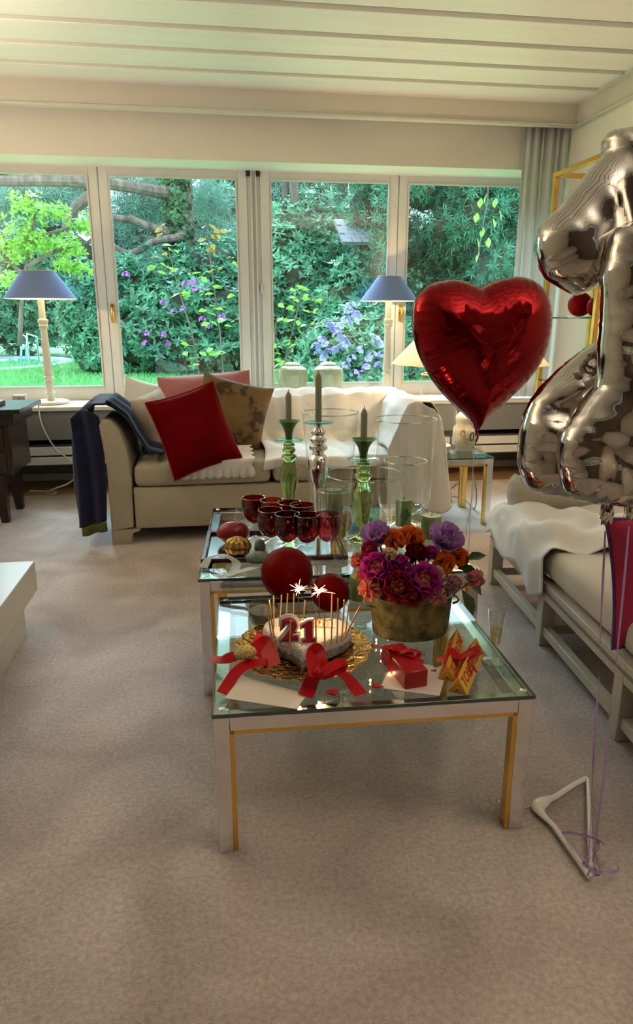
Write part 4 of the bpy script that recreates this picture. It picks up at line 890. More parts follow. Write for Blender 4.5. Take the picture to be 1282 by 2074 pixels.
B().lathe([(0, .004), (.030, .004), (.034, .02), (.044, .135)], 32).build('glass', clear, t, ang=None); B().lathe([(0, .008), (.028, .008), (.032, .02), (.041, .118), (0, .118)], 32).build('drink', mat('yellow_drink', (.72, .52, .06), .05, trans=.75, ior=1.2), t); rim_ring(t, .044, .135, .0016)
p = on(697, 1094, T2Z); t = thing('glass_globe', 'clear amber tinted globe glass behind the yellow tumbler', 'glass', (p.x, p.y+.05, z2))
B().lathe([(0, .012), (.018, .014), (.038, .04), (.047, .075), (.040, .11), (.030, .13)], 32).build('bowl', thin_glass('amber_tint', (.80, .62, .55), 1.5, base=.05), t, ang=None); B().lathe([(.02, .012), (.03, .004), (.034, 0), (0, 0)], 24).build('foot', clear, t)
# little ornaments on the tray
p = on(473, 1100, zt_); t = B().ball((p.x, p.y, zt_+.047), .048, 28, 18, sx=1.45, sy=.95).build('red_egg', mat('red_lacquer', (.28, .008, .015), .3, var=.1, coat=.4), ang=None, label='big red egg lying at the left of the tray', cat='egg'); 
p = on(482, 1124, zt_)
def shellf(u, v):
    a, b_ = 2*PI*u, PI*v; r = .045*(1+.10*abs(math.sin(a*4)))*(1+.03*math.sin(b_*9)); return (p.x+r*1.15*math.sin(b_)*math.cos(a), p.y+r*.8*math.sin(b_)*math.sin(a), zt_+.037+r*.82*math.cos(b_))
B().grid(shellf, 64, 20, cu=True).build('gold_shell', mat('antique_gold', (.42, .28, .09), .35, 1), ang=None, label='antique gold ribbed shell in front of the red egg', cat='shell')
p = on(527, 1120, zt_); B().lathe([(0, 0), (.018, .002), (.024, .02), (.020, .045), (.012, .055), (0, .056)], 20).build('stone_egg', mat('sage_stone', (.18, .23, .19), .5, var=.2, vscale=30), label='small sage green stone standing on the tray', cat='stone').location = (p.x, p.y, zt_)
p = on(522, 1142, z2); B().ball((p.x, p.y, z2+.026), .026, 24, 14, sx=1.9, sy=1.1).build('jade_egg', mat('jade_pattern', (.10, .17, .14), .25, col2=(.30, .38, .33), vscale=70), ang=None, label='dark jade patterned egg lying before the tray', cat='egg')
b = B(); ribbon(b, [on(u, v, z2+dz) for u, v, dz in ((412, 1150, .004), (425, 1130, .03), (455, 1125, .045), (478, 1140, .02), (470, 1160, .006), (450, 1168, .004), (482, 1158, .02), (512, 1150, .03), (520, 1148, .006))], .035, n=8)
b.build('satin_ribbon', cloth_mat('sage_satin', (.44, .52, .46), .05, .35, .3), ang=None, label='pale sage satin ribbon curling at the front left of the rear table', cat='ribbon')

# ------------------------------------------------------------------ on the near table
Z1 = T1Z+.0006
def ballat(u, v, r, label, name='red_ball'):
    p = on(u, v, Z1+r); B().ball((p.x, p.y, Z1+r), r, 48, 32).build(name, red_matt, label=label, cat='ball', group='matt red balls', ang=None)
ballat(581, 1161, .094, 'larger matt red ball behind the cake'); ballat(669, 1200, .066, 'smaller matt red ball behind the cake, right of the larger')
p = on(535, 1274, Z1); t = thing('candle_bowl', 'round smoky glass bowl candle behind the cake', 'bowl', (p.x, p.y+.02, Z1))
B().lathe([(0, .0), (.022, .0), (.040, .018), (.050, .045), (.049, .068), (.040, .09)], 36).build('bowl', thin_glass('smoky_glass', (.50, .50, .48), 1.5, base=.05), t, ang=None); B().lathe([(0, .006), (.022, .006), (.038, .02), (.047, .045), (.046, .058), (0, .058)], 30).build('wax', mat('cream_wax', (.46, .45, .41), .5), t)
p = on(725, 1200, Z1); pillar('short green pillar candle left behind the metal tub', (p.x, 2.272, Z1), .042, .085)

# gold charger plate
pc = (.228, 1.872); plate = thing('gold_plate', 'large ornate gold plate with scalloped rim under the cake', 'plate', (*pc, Z1))
B().lathe([(0, .004), (.10, .004), (.135, .008), (.165, .016), (.188, .022), (.204, .026), (.204, .0235), (.188, .019), (.165, .012), (.135, .003), (.10, 0), (0, 0)], 120, rfun=lambda a, j, z: 1+(.022*math.sin(a*18)+.012*math.sin(a*36+1))*(1 if .25 < j < .75 else .3)).build('plate_body', mat('embossed_gold', (.74, .42, .12), .17, 1, bump=.6, bscale=55), plate)
# heart cake
zc0, zc1 = Z1+.006, Z1+.068
def heart2d(n=60, w=1.0):
    out = []
    for k in range(n):
        a = 2*PI*k/n; x = 16*math.sin(a)**3; y = 13*math.cos(a)-5*math.cos(2*a)-2*math.cos(3*a)-math.cos(4*a); out.append((x/16*w, (y+2.5)/16*w))
    return out
hc = heart2d(72, .136); ca = math.radians(-12); ck = thing('heart_cake', 'heart shaped cake with white icing and dark sides', 'cake', (pc[0]+.008, pc[1]-.004, zc0), ca)
def cake_ring(f, z): return [(x*f, y*f, z) for x, y in hc]
b = B(); rings = [(.94, 0), (.985, .006), (1.0, .03), (.995, .050), (.965, .060), (.90, .0635), (.6, .064), (.3, .0645), (.02, .065)]
for f, z in rings: b.V += [(x, y, z+(.0015*noise.noise(Vector((x*60, y*60, z))) if f < 1 else 0)) for x, y, z in cake_ring(f, z)]
n_ = len(hc)
for r_ in range(len(rings)-1):
    for k in range(n_): b.F.append((r_*n_+k, r_*n_+(k+1) % n_, (r_+1)*n_+(k+1) % n_, (r_+1)*n_+k)); b.mi.append(0 if r_ >= 2 else 1)
b.build('cake_body', [mat('sugar_icing', (.80, .74, .70), .75, var=.05, vscale=60, bump=.5, bscale=180), mat('cake_side', (.46, .38, .36), .85, var=.3, vscale=50, bump=.5, bscale=120)], ck, ang=None)
zi = zc0+.0645
# numeral candles 2 and 1
numr = mat('candle_red', (.48, .015, .035), .4); numw = mat('candle_white', (.88, .80, .78), .4, sub=.1)
for ch, u, v, hgt, lb in (('2', 587, 1298, .074, 'red number two candle with white outline on the cake'), ('1', 625, 1300, .072, 'red number one candle with white outline on the cake')):
    p = on(u, v, zi); t = thing('number_candle', lb, 'candle', (p.x, p.y, zi-.002), group='number candles on the cake')
    if ch == '2':
        b = B(); text_mesh(b, ch, hgt*1.28, TR((0, 0, hgt*.52), (PI/2, 0, 0)), bold=.0068); b.build('outline', numw, t, solid=.012)
        b = B(); text_mesh(b, ch, hgt*1.28, TR((0, -.0085, hgt*.52), (PI/2, 0, 0)), bold=.0028); b.build('numeral', numr, t, solid=.003)
    else:
        one_p = [(-.30, 0), (.30, 0), (.30, .13), (.15, .13), (.15, 1), (-.02, 1), (-.32, .82), (-.32, .68), (-.13, .74), (-.13, .13), (-.30, .13)]; g_ = .075
        out_p = [(-.30-g_, -g_), (.30+g_, -g_), (.30+g_, .13+g_), (.15+g_, .13+g_), (.15+g_, 1+g_), (-.02-.3*g_, 1+g_), (-.32-g_, .82+g_), (-.32-g_, .68-g_*1.2), (-.13-g_, .74-g_), (-.13-g_, .13+g_), (-.30-g_, .13+g_)]
        B().prism([(x*hgt*.9, .006+z*hgt*.9) for x, z in out_p], -.006, .006, bev=.0015).build('outline', numw, t)
        B().prism([(x*hgt*.9, .006+z*hgt*.9) for x, z in one_p], -.010, -.0062).build('numeral', numr, t)
# slim gold candles
gcm = mat('gold_candle_wax', (.62, .40, .17), .3, .6)
cand = [(490, 515, 450, 240), (505, 510, 462, 205), (497, 400, 492, 180), (530, 385, 545, 175), (575, 320, 585, 165), (622, 310, 625, 165), (690, 310, 697, 210), (595, 560, 605, 340), (770, 500, 768, 290), (827, 515, 823, 290), (868, 495, 875, 285), (868, 330, 873, 165), (905, 490, 913, 195), (935, 480, 955, 205), (958, 450, 983, 235), (950, 465, 1060, 240)]
cand = sorted(((400+a/3.205, 1150+b_/3.205, 400+c/3.205, 1150+d/3.205) for a, b_, c, d in cand), key=lambda q: q[2])
ordn = ['leftmost', 'second from left', 'third from left', 'fourth from left', 'fifth from left', 'sixth from left', 'seventh from left', 'eighth from left', 'ninth from left', 'tenth from left', 'seventh from right', 'sixth from right', 'fourth from right', 'third from right', 'second from right', 'rightmost']
ordn[10:13] = ['sixth from right', 'fifth from right', 'fourth from right']
for k, (a, b_, c, d) in enumerate(cand):
    p = on(a, b_, zi-.004); q = at(c, d, p.y-.004); t = thing('slim_candle', 'slim gold candle in the cake, %s by its tip' % ordn[k], 'candle', p, group='slim gold candles')
    v_ = q-p; B().tube([(0, 0, 0), v_*.5, v_*.985, v_], [.0024, .0024, .0022, .0008], 8).build('wax', gcm, t); B().tube([v_*.99, v_*1.06], .0006, 4).build('wick', wick, t)
# sparklers
spk = mat('spark_core', (1, .9, .6), .5, emit=(1, .78, .40), estr=60); spl = mat('spark_streak', (1, .8, .5), .5, emit=(1, .62, .25), estr=7)
for k, (u, v, lb) in enumerate(((604, 1194, 'burning sparkler before the larger red ball'), (646, 1198, 'burning sparkler before the smaller red ball'))):
    c = at(u, v, 1.90); t = thing('sparkler', lb, 'sparkler', c, group='burning sparklers'); base = on(u+2, 1262, zi)
    B().tube([Vector((base.x, base.y, zi-.004))-c, (0, 0, 0)], .0013, 6).build('wire', iron, t)
    B().ball((0, 0, 0), .0055, 12, 8).build('burning_tip', spk, t)
    b = B(); rr = random.Random(5+k)
    for q in range(26):
        a = rr.uniform(0, 2*PI); e = rr.uniform(-.5, .9); l = rr.uniform(.010, .034)*(1 if rr.random() < .8 else 1.5); d = Vector((math.cos(a)*math.cos(e), .5*math.sin(a)*math.cos(e), math.sin(e)))
        b.tube([d*.004, d*l*.6+Vector((0, 0, .001)), d*l], [.0004, .0006, .00015], 4)
    b.build('sparks', spl, t)['kind'] = 'stuff'
    lamp('sparkler_light', 'POINT', c+Vector((0, -.01, 0)), .55, (1, .62, .28), .006)
# gold letters at the back of the cake, simplified to wire loops
p0 = on(604, 1268, zi); p1 = on(668, 1272, zi); t = thing('gold_letter_loops', 'row of gold wire loops in place of letters at the back of the cake', 'cake topper', (0, 0, 0))
for q in range(8):
    f = q/7; c = p0.lerp(p1, f); B().tube([(c.x+.008*math.cos(a), c.y, zi+.012+.013*math.sin(a)*(1+.2*(q % 2))) for a in [2*PI*i/14 for i in range(14)]], .0022, 6, closed=True).build('loop', gold, t)
# bow on the cake
sat = cloth_mat('red_satin_ribbon', (.40, .004, .008), .08, .35, .0, bump=.03)
bw_ = thing('red_bow', 'large red satin bow tied at the front of the cake', 'bow')
def P1(u, v, dz): return on(u, v, Z1+dz)
b = B(); ribbon(b, [P1(640, 1372, .062), P1(634, 1340, .085), P1(634, 1322, .098), P1(643, 1318, .092), P1(650, 1340, .070), P1(645, 1368, .060)], .040, up=(.25, -1, .3)); b.build('loop', sat, bw_, ang=None)
b = B(); ribbon(b, [P1(646, 1366, .060), P1(668, 1352, .074), P1(690, 1342, .078), P1(692, 1352, .066), P1(672, 1362, .055), P1(648, 1370, .056)], .030, up=(0, -.4, 1)); b.build('loop', sat, bw_, ang=None)
b = B(); ribbon(b, [P1(642, 1362, .060), P1(632, 1378, .035), P1(625, 1395, .012), P1(618, 1410, .004)], .042, up=(0, -.5, 1)); b.build('tail', sat, bw_, ang=None)
b = B(); ribbon(b, [P1(650, 1362, .058), P1(678, 1358, .050), P1(702, 1372, .028), P1(716, 1388, .012), P1(731, 1407, .004)], .038, up=(0, -.2, 1)); b.build('tail', sat, bw_, ang=None)
B().ball(tuple(P1(643, 1366, .064)), .016, 16, 10, sx=1.0, sy=.8, sz=1.1).build('knot', sat, bw_, ang=None)
bw2 = thing('red_ribbon', 'red satin ribbon folded at the left side of the cake', 'ribbon')
b = B(); ribbon(b, [P1(427, 1332, .010), P1(448, 1336, .020), P1(478, 1328, .030), P1(505, 1320, .040), P1(524, 1305, .055), P1(532, 1285, .062)], [.030, .034, .036, .040], up=(.2, -.6, 1)); b.build('tail', sat, bw2, ang=None)
b = B(); ribbon(b, [P1(450, 1405, .003), P1(462, 1385, .010), P1(480, 1360, .026), P1(505, 1345, .034), P1(540, 1340, .040)], .032, up=(.3, -.3, 1)); b.build('tail', sat, bw2, ang=None)
b = B(); ribbon(b, [P1(520, 1330, .034), P1(534, 1305, .058), P1(545, 1320, .050), P1(552, 1350, .036)], .05, up=(-.3, -.8, .6)); b.build('fold', sat, bw2, ang=None)
p = on(497, 1326, Z1+.05); B().lathe([(0, -.034), (.010, -.031), (.019, -.018), (.0225, 0), (.020, .016), (.010, .029), (0, .033)], 26, M=TR((p.x, p.y, Z1+.056), (0, math.radians(82), math.radians(-8)))).build('gold_egg', mat('glitter_gold', (.55, .43, .18), .4, .7, var=.4, vscale=160, bump=.6, bscale=300), label='glittering pale gold egg lying on the ribbon', cat='egg')
# envelope and papers
paper = mat('ivory_paper', (.70, .63, .54), .7); pinkp = mat('pale_pink_paper', (.72, .60, .56), .7)
def sheet(name, pts, m, th, label, z=Z1):
    P = [on(u, v, z) for u, v in pts]; b = B(); V = [(p.x, p.y, z) for p in P]+[(p.x, p.y, z+th) for p in P]; k = len(P)
    b.add(V, [tuple(range(k-1, -1, -1)), tuple(range(k, 2*k))]+[(i, (i+1) % k, k+(i+1) % k, k+i) for i in range(k)]); return b.build(name, m, label=label, cat='paper' if 'paper' in label else 'envelope')
e_ = sheet('envelope', [(455, 1415), (600, 1437), (622, 1408), (490, 1368)], paper, .0016, 'ivory envelope lying at the front left of the near table')
sheet('paper_sheet', [(770, 1394), (890, 1410), (907, 1351), (795, 1340)], pinkp, .0012, 'pale pink paper sheet under the red gift box')
# printed hearts on the paper and loose felt hearts
def heart_mesh(w, th, m, name='felt_heart'):
    b = B(); P = heart2d(28, w/2); b.prism(P, -th/2, th/2); b.V = [(x, z, y) for x, y, z in b.V]; b.F = [tuple(reversed(f)) for f in b.F]; return b.mesh(name, m)
hm = heart_mesh(.036, .003, mat('red_felt', (.40, .005, .008), .7)); hb_ = heart_mesh(.018, .0006, mat('brown_print', (.20, .13, .08), .6), 'paper_heart')
for k, (u, v, rx, ry, rz, lb) in enumerate(((765, 1283, 1.2, .1, .1, 'red felt heart leaning against the metal tub'), (761, 1314, .1, .3, 1.2, 'red felt heart at the right rim of the gold plate'), (784, 1330, .2, -.2, .6, 'red felt heart at the rear left of the red gift box'), (793, 1354, .5, .5, 2.4, 'red felt heart tucked against the left side of the gift box'), (675, 1406, .05, 0, .15, 'red felt heart between the bow tails'), (765, 1394, .1, .2, 1.3, 'red felt heart in front of the pink paper'), (704, 1286, .4, .2, .8, 'red felt heart behind the cake candles'))):
    p = on(u, v, Z1); o = bpy.data.objects.new('felt_heart', hm); COL.objects.link(o); o.location = (p.x, p.y, Z1+.004+.016*math.sin(rx)+.008*abs(math.sin(ry))); o.rotation_euler = (rx, ry, rz); tag(o, lb, 'heart', 'red felt hearts')
for k, (u, v, lb) in enumerate(((884, 1350, 'upper small brown paper heart on the pink sheet'), (880, 1359, 'lower small brown paper heart on the pink sheet'))):
    p = on(u, v, Z1+.0012); o = bpy.data.objects.new('paper_heart', hb_); COL.objects.link(o); o.location = (p.x, p.y, Z1+.0019); o.rotation_euler = (0, 0, .4); tag(o, lb, 'heart', 'brown paper hearts')
# gift
gift = thing('gift_box', 'red wrapped gift box with red bow on the near table', 'gift', on(832, 1382, Z1), math.radians(9)); gift.location.z = Z1+.0013
giftm = mat('red_wrap', (.34, .005, .009), .3, coat=.3)
B().box(-.034, .034, -.035, .135, 0, .052, bev=.003).build('box', giftm, gift)
gr = B(); gr.box(-.0355, .0355, .062, .076, -.0008, .0535); gr.build('ribbon_band', sat, gift)
gb = B(); ribbon(gb, [(.0, .068, .052), (-.025, .07, .075), (-.035, .08, .062), (-.012, .07, .053), (.02, .06, .066), (.045, .045, .060), (.03, .04, .050), (.0, .068, .053)], .018); gb.build('bow', sat, gift, ang=None)
gb = B(); ribbon(gb, [(.0, .068, .053), (.02, .04, .056), (.045, .015, .045)], .016); ribbon(gb, [(.0, .068, .053), (-.015, .09, .058), (-.02, .12, .052)], .016); gb.build('bow_tail', sat, gift, ang=None)
# two triangular chocolate bars
yel = mat('yellow_card', (.70, .40, .04), .45, var=.03); redp = mat('red_print', (.45, .03, .02), .5)
def bar(label, loc, rz, roll, L=.265, s=.054):
    t = thing('chocolate_bar', label, 'box', loc, rz, 'yellow chocolate bars'); h = s*math.sqrt(3)/2
    B().prism([(-s/2, 0), (s/2, 0), (0, h)], 0, L, bev=.0008).build('carton', yel, t)
    c60 = math.radians(60); b = B()
    for sg in (1, -1):
        M = TR((sg*s/4, L/2, h/2), (0, 0, 0)) @ Matrix.Rotation(sg*c60, 4, 'Y') @ Matrix.Rotation(math.radians(90*sg), 4, 'Z') @ TR((0, 0, .0004))
        text_mesh(b, 'TOBLERONE', .042, M, bold=.0007)
    b.build('lettering', redp, t, ang=None)
    f = B(); f.prism([(-s*.27, .005), (s*.27, .005), (0, h*.62)], -.0005, -.0003); f.prism([(-s*.24, .0062), (s*.24, .0062), (0, h*.57)], -.0008, -.0006, mi=1); f.prism([(-s*.12, .008), (s*.12, .008), (0, h*.34)], -.0011, -.0009); f.build('end_emblem', [redp, yel], t); return t
p = on(927, 1406, Z1); bar('front yellow chocolate bar with red lettering tied in ribbon', (p.x, p.y+.004, Z1), math.radians(-31), 0)
p = on(907, 1384, Z1); bar('rear yellow chocolate bar with red lettering, left of the other', (p.x+.002, p.y+.012, Z1), math.radians(-25), 0, L=.25)
rb = thing('bar_ribbon', 'red ribbon bow around the two yellow chocolate bars', 'bow')
b = B(); ribbon(b, [P1(885, 1338, .018), P1(905, 1330, .036), P1(932, 1332, .042), P1(955, 1328, .044), P1(975, 1318, .034)], [.014, .020, .022, .018, .022], up=(0, -.6, 1)); b.build('band', sat, rb, ang=None)
b = B(); ribbon(b, [P1(930, 1330, .044), P1(914, 1316, .052), P1(912, 1322, .048), P1(930, 1331, .046), P1(962, 1318, .054), P1(968, 1312, .050), P1(932, 1331, .044)], .016, up=(0, -.8, .6)); b.build('loops', sat, rb, ang=None)
b = B(); ribbon(b, [P1(945, 1332, .044), P1(956, 1348, .036), P1(966, 1362, .022)], .014, up=(.5, -.4, .8)); b.build('tail', sat, rb, ang=None)
# champagne flute
p = on(1000, 1340, Z1); t = thing('champagne_flute', 'ribbed champagne flute half full near the right table corner', 'flute', (p.x, p.y, Z1))
B().lathe([(0, .052), (.008, .052), (.013, .060), (.019, .11), (.0265, .170)], 40, rfun=lambda a, j, z: 1+.03*math.cos(a*12)).build('bowl', thin_glass('flute_glass', (.86, .89, .87), 1.6, base=.07), t, ang=None)
B().lathe([(0, .054), (.007, .054), (.012, .062), (.0172, .105), (0, .105)], 28).build('champagne', thin_glass('champagne_gold', (.90, .80, .56), 1.33, base=.03), t, ang=None)
B().lathe([(.008, .052), (.004, .040), (.004, .018), (.010, .008), (.034, .003), (.034, 0), (0, 0)], 32).build('foot', clear, t); rim_ring(t, .0265, .170, .0012); rim_ring(t, .034, .002, .0014, 'foot_rim')
# fairy lights
fw_ = [(702, 1290), (740, 1296), (758, 1300), (768, 1292), (775, 1296), (783, 1290), (786, 1305), (772, 1318), (780, 1330), (792, 1345), (786, 1358), (775, 1368), (752, 1380), (745, 1392)]
fl = thing('fairy_lights', 'string of tiny warm fairy lights trailing past the gold plate', 'string lights')
B().tube(smooth_path([on(u, v, Z1+.002+.004*(k % 3 == 1)) for k, (u, v) in enumerate(fw_)], 5), .0007, 5).build('wire', mat('fine_wire', (.35, .25, .15), .3, 1), fl)
bm_ = B().ball((0, 0, 0), .0028, 8, 6, sz=1.6).mesh('bulb', mat('fairy_bulb', (1, .9, .6), .5, emit=(1, .66, .25), estr=22))
for (u, v) in ((775, 1288), (762, 1296), (788, 1287), (772, 1318), (793, 1352), (789, 1364), (750, 1378), (803, 1345), (786, 1278)): p = on(u, v, Z1+.005); link(bm_, 'bulb', fl, p)

# ------------------------------------------------------------------ metal tub and bouquet
tc0 = on(838, 1272, Z1); TX, TY = .592, 1.985
tub = thing('metal_tub', 'oval weathered zinc tub holding the bouquet', 'tub', (TX, TY, Z1), -.03)
zinc = mat('weathered_zinc', (.33, .28, .12), .6, .2, col2=(.07, .065, .03), vscale=30, bump=.3, bscale=60)
B().lathe([(0, .003), (.85, .003), (.90, .0), (.93, .004), (1.0, .128), (1.03, .131), (1.03, .135), (.97, .134), (.90, .02), (0, .02)], 56, sx=.132, sy=.098).build('tub_body', zinc, tub)
for s_ in (-1, 1): B().tube(smooth_path([(s_*.128, -.03, .10), (s_*.150, -.02, .105), (s_*.150, .02, .105), (s_*.128, .03, .10)], 5), .004, 6).build('handle', zinc, tub)
B().lathe([(0, .118), (.95, .112)], 40, sx=.130, sy=.096).build('moss', mat('florist_moss', (.05, .075, .02), .9, bump=.8, bscale=60), tub)
def petal_mesh(name, m, l, w, curl, cup, ruff=0, pw=.5):
    def fn(u, v):
        a = 2*u-1; wd = w*math.sin(PI*min(1, .12+.88*v)**pw)*(.5) if v < 1 else 0
        wd = w*.5*(math.sin(PI*(.08+.80*v)))**.7
        z = l*(v-curl*v*v*.5)*math.cos(curl*v); y = l*math.sin(curl*v)*v
        return (a*wd, -y*1.0+cup*w*(a*a)*.5+ruff*math.sin(a*9+v*5)*v, z)
    return B().grid(fn, 7, 7).mesh(name, m, None)
pm = {}
def pcol(n, c, c2): return leaf_mat('petal_'+n, c, c2, .12, .55, .45)
cols = {'orange': ((.80, .15, .015), (.90, .28, .05)), 'lilac': ((.52, .26, .64), (.68, .42, .76)), 'magenta': ((.58, .03, .38), (.70, .09, .52)), 'crimson': ((.34, .01, .05), (.56, .05, .14)), 'coral': ((.78, .22, .18), (.85, .34, .26)), 'cream': ((.72, .52, .34), (.80, .62, .42)), 'blush': ((.66, .36, .42), (.75, .46, .52)), 'dred': ((.22, .01, .018), (.32, .02, .025)), 'pink': ((.72, .26, .30), (.80, .38, .40))}
for n, (c, c2) in cols.items():
    m = pcol(n, c, c2)
    pm[n] = (petal_mesh('petal', m, 1.0, 1.0, .55, .5), petal_mesh('petal', m, 1.15, 1.2, .2, .9), petal_mesh('petal', m, 1.25, .50, .35, .3, .03))
stam = mat('yellow_stamen', (.75, .42, .05), .7, var=.3, vscale=90, bump=.6, bscale=120)
stm = B().ball((0, 0, .10), .26, 10, 7, sz=.55).mesh('stamens', stam)
gleaf = mat('dark_leaf', (.018, .055, .016), .35, var=.3, vscale=20); glm = leafm.mesh('leaf', gleaf, None)
def flower(kind, col, u, v, rpx, Y, label, name):
    c = at(u, v, Y); R_ = rpx*Y*1.45/FPX; t = thing(name, label, 'flower', c, group='flowers of the bouquet')
    d = Vector((c.x-TX, (c.y-TY)-.10, c.z-Z1-.10)).normalized(); d = (d+Vector((-.10, -.55, .35))).normalized()
    q = d.to_track_quat('Z', 'Y'); t.rotation_mode = 'QUATERNION'; t.rotation_quaternion = q; a, cpt, nar = pm[col]; rr = random.Random(int(u*7+v))
    def ring(me, n, tilt, s, off=0, z=0):
        for k in range(n):
            th = 2*PI*k/n+off+rr.uniform(-.15, .15); tl = tilt+rr.uniform(-.12, .12)
            o = link(me, 'petal', t, (0, 0, z)); o.rotation_euler = (Matrix.Rotation(th, 3, 'Z') @ Matrix.Rotation(tl, 3, 'X')).to_euler(); o.scale = (s*R_,)*3; o.location = Vector((0, 0, z*R_))
    if kind == 'rose':
        ring(cpt, 5, -1.05, .80, 0, -.25); ring(cpt, 5, -.70, .72, .6, -.15); ring(cpt, 4, -.40, .60, .2, -.05); ring(cpt, 3, -.18, .46, .9, .05); ring(cpt, 3, -.05, .32, .3, .14)
    elif kind == 'peony':
        ring(a, 8, -1.35, 1.0, 0, -.12); ring(a, 7, -1.10, .86, .4, -.04); ring(a, 5, -.85, .58, .2, .02); o = link(stm, 'stamens', t, (0, 0, .14*R_), scale=(R_*1.05,)*3)
    elif kind == 'full':
        ring(a, 7, -1.2, .90, 0, -.2); ring(a, 7, -.85, .78, .5, -.1); ring(a, 6, -.5, .62, .2, 0); ring(a, 5, -.25, .5, .6, .05); ring(a, 4, -.08, .42, .1, .1)
    elif kind == 'dahlia':
        ring(nar, 13, -1.3, .85, 0, -.1); ring(nar, 12, -1.0, .78, .2, 0); ring(nar, 9, -.65, .62, .1, .02); ring(nar, 6, -.3, .46, .3, .05)
    elif kind == 'bud':
        ring(cpt, 4, -.40, .95, 0, -.4); ring(cpt, 4, -.22, .85, .7, -.35); ring(cpt, 3, -.08, .7, .3, -.3)
        for k in range(4): o = link(glm, 'sepal', t, (0, 0, -.42*R_), (0, -.6, PI/2*k), (.5*R_, .3*R_, .5*R_))
    s0 = t.rotation_quaternion.inverted() @ (Vector((TX+(c.x-TX)*.35, TY+(c.y-TY)*.35, Z1+.08))-c)
    B().tube([(0, 0, -.12*R_), s0*.5+Vector((0, 0, -.1*R_)), s0], .0028, 6).build('stem', mat('flower_stem', (.05, .10, .03), .6), t)
for kind, col, u, v, r, Y, lb, nm_ in (
 ('dahlia', 'lilac', 765, 1090, 33, 2.03, 'lilac many petalled bloom at the upper left of the bouquet', 'lilac_bloom'), ('rose', 'orange', 796, 1092, 24, 2.0, 'orange rose at the top left of the bouquet', 'orange_rose'),
 ('rose', 'orange', 832, 1086, 27, 2.02, 'orange rose at the very top of the bouquet', 'orange_rose'), ('full', 'dred', 844, 1120, 32, 1.96, 'dark red bloom in the middle of the bouquet', 'dark_red_bloom'),
 ('dahlia', 'lilac', 897, 1098, 40, 2.02, 'large lilac bloom with narrow petals at the upper right', 'lilac_bloom'), ('rose', 'orange', 901, 1137, 24, 1.95, 'orange rose right of the dark red bloom', 'orange_rose'),
 ('rose', 'orange', 931, 1127, 22, 1.98, 'orange rose at the right side of the bouquet', 'orange_rose'), ('rose', 'cream', 789, 1124, 16, 1.93, 'small cream rose at the left of the bouquet', 'cream_rose'),
 ('rose', 'cream', 886, 1159, 15, 1.90, 'small cream rose at the right of the bouquet', 'cream_rose'), ('full', 'coral', 726, 1136, 23, 1.99, 'coral bloom at the far left of the bouquet', 'coral_bloom'),
 ('peony', 'crimson', 749, 1113, 20, 1.98, 'red bloom with yellow centre at the upper left', 'crimson_peony'), ('peony', 'magenta', 764, 1152, 40, 1.93, 'open magenta peony with yellow centre at the left', 'magenta_peony'),
 ('peony', 'magenta', 855, 1176, 46, 1.89, 'large open magenta peony at the front of the bouquet', 'magenta_peony'), ('peony', 'crimson', 806, 1188, 40, 1.88, 'open crimson peony low at the front left', 'crimson_peony'),
 ('rose', 'coral', 749, 1192, 24, 1.90, 'coral rose hanging low at the left front', 'coral_rose'), ('bud', 'pink', 886, 1208, 20, 1.87, 'pink rosebud hanging over the tub front', 'pink_rosebud'),
 ('full', 'blush', 918, 1182, 25, 1.89, 'pale pink ruffled bloom at the right front', 'blush_bloom'), ('bud', 'pink', 964, 1172, 20, 1.92, 'pink rosebud sticking out at the right of the bouquet', 'pink_rosebud'),
 ('full', 'magenta', 810, 1140, 26, 1.92, 'magenta bloom between the cream rose and dark red bloom', 'magenta_bloom'), ('full', 'magenta', 872, 1120, 22, 1.97, 'magenta bloom beneath the large lilac bloom', 'magenta_bloom'),
 ('peony', 'crimson', 835, 1205, 28, 1.88, 'crimson bloom hanging over the middle of the tub rim', 'crimson_peony'), ('full', 'coral', 732, 1165, 18, 1.95, 'small coral bloom at the left edge above the coral rose', 'coral_bloom'), ('full', 'crimson', 780, 1172, 24, 1.92, 'crimson ruffled bloom between the magenta and crimson peonies', 'crimson_bloom')):
    flower(kind, col, u, v, r, Y, lb, nm_)
for k, (u, v, rx, ry, rz, s) in enumerate(((940, 1133, .3, -.2, .1, .075), (938, 1165, .2, .7, -.5, .085), (935, 1192, .2, 1.0, -.7, .09), (925, 1150, .5, 0, -.3, .06), (712, 1160, .3, .2, 3.3, .05), (820, 1060, 0, -1.0, 1.2, .05), (905, 1165, .4, .3, -1.0, .06))):
    o = bpy.data.objects.new('bouquet_leaf', glm); COL.objects.link(o); o.location = at(u, v, 1.97 if k != 2 else 1.90); o.rotation_euler = (rx, ry, rz); o.scale = (s,)*3; o.parent = tub; o.matrix_parent_inverse = tub.matrix_world.inverted() if False else Matrix.Translation((-TX, -TY, -Z1)); o.name = 'leaf'

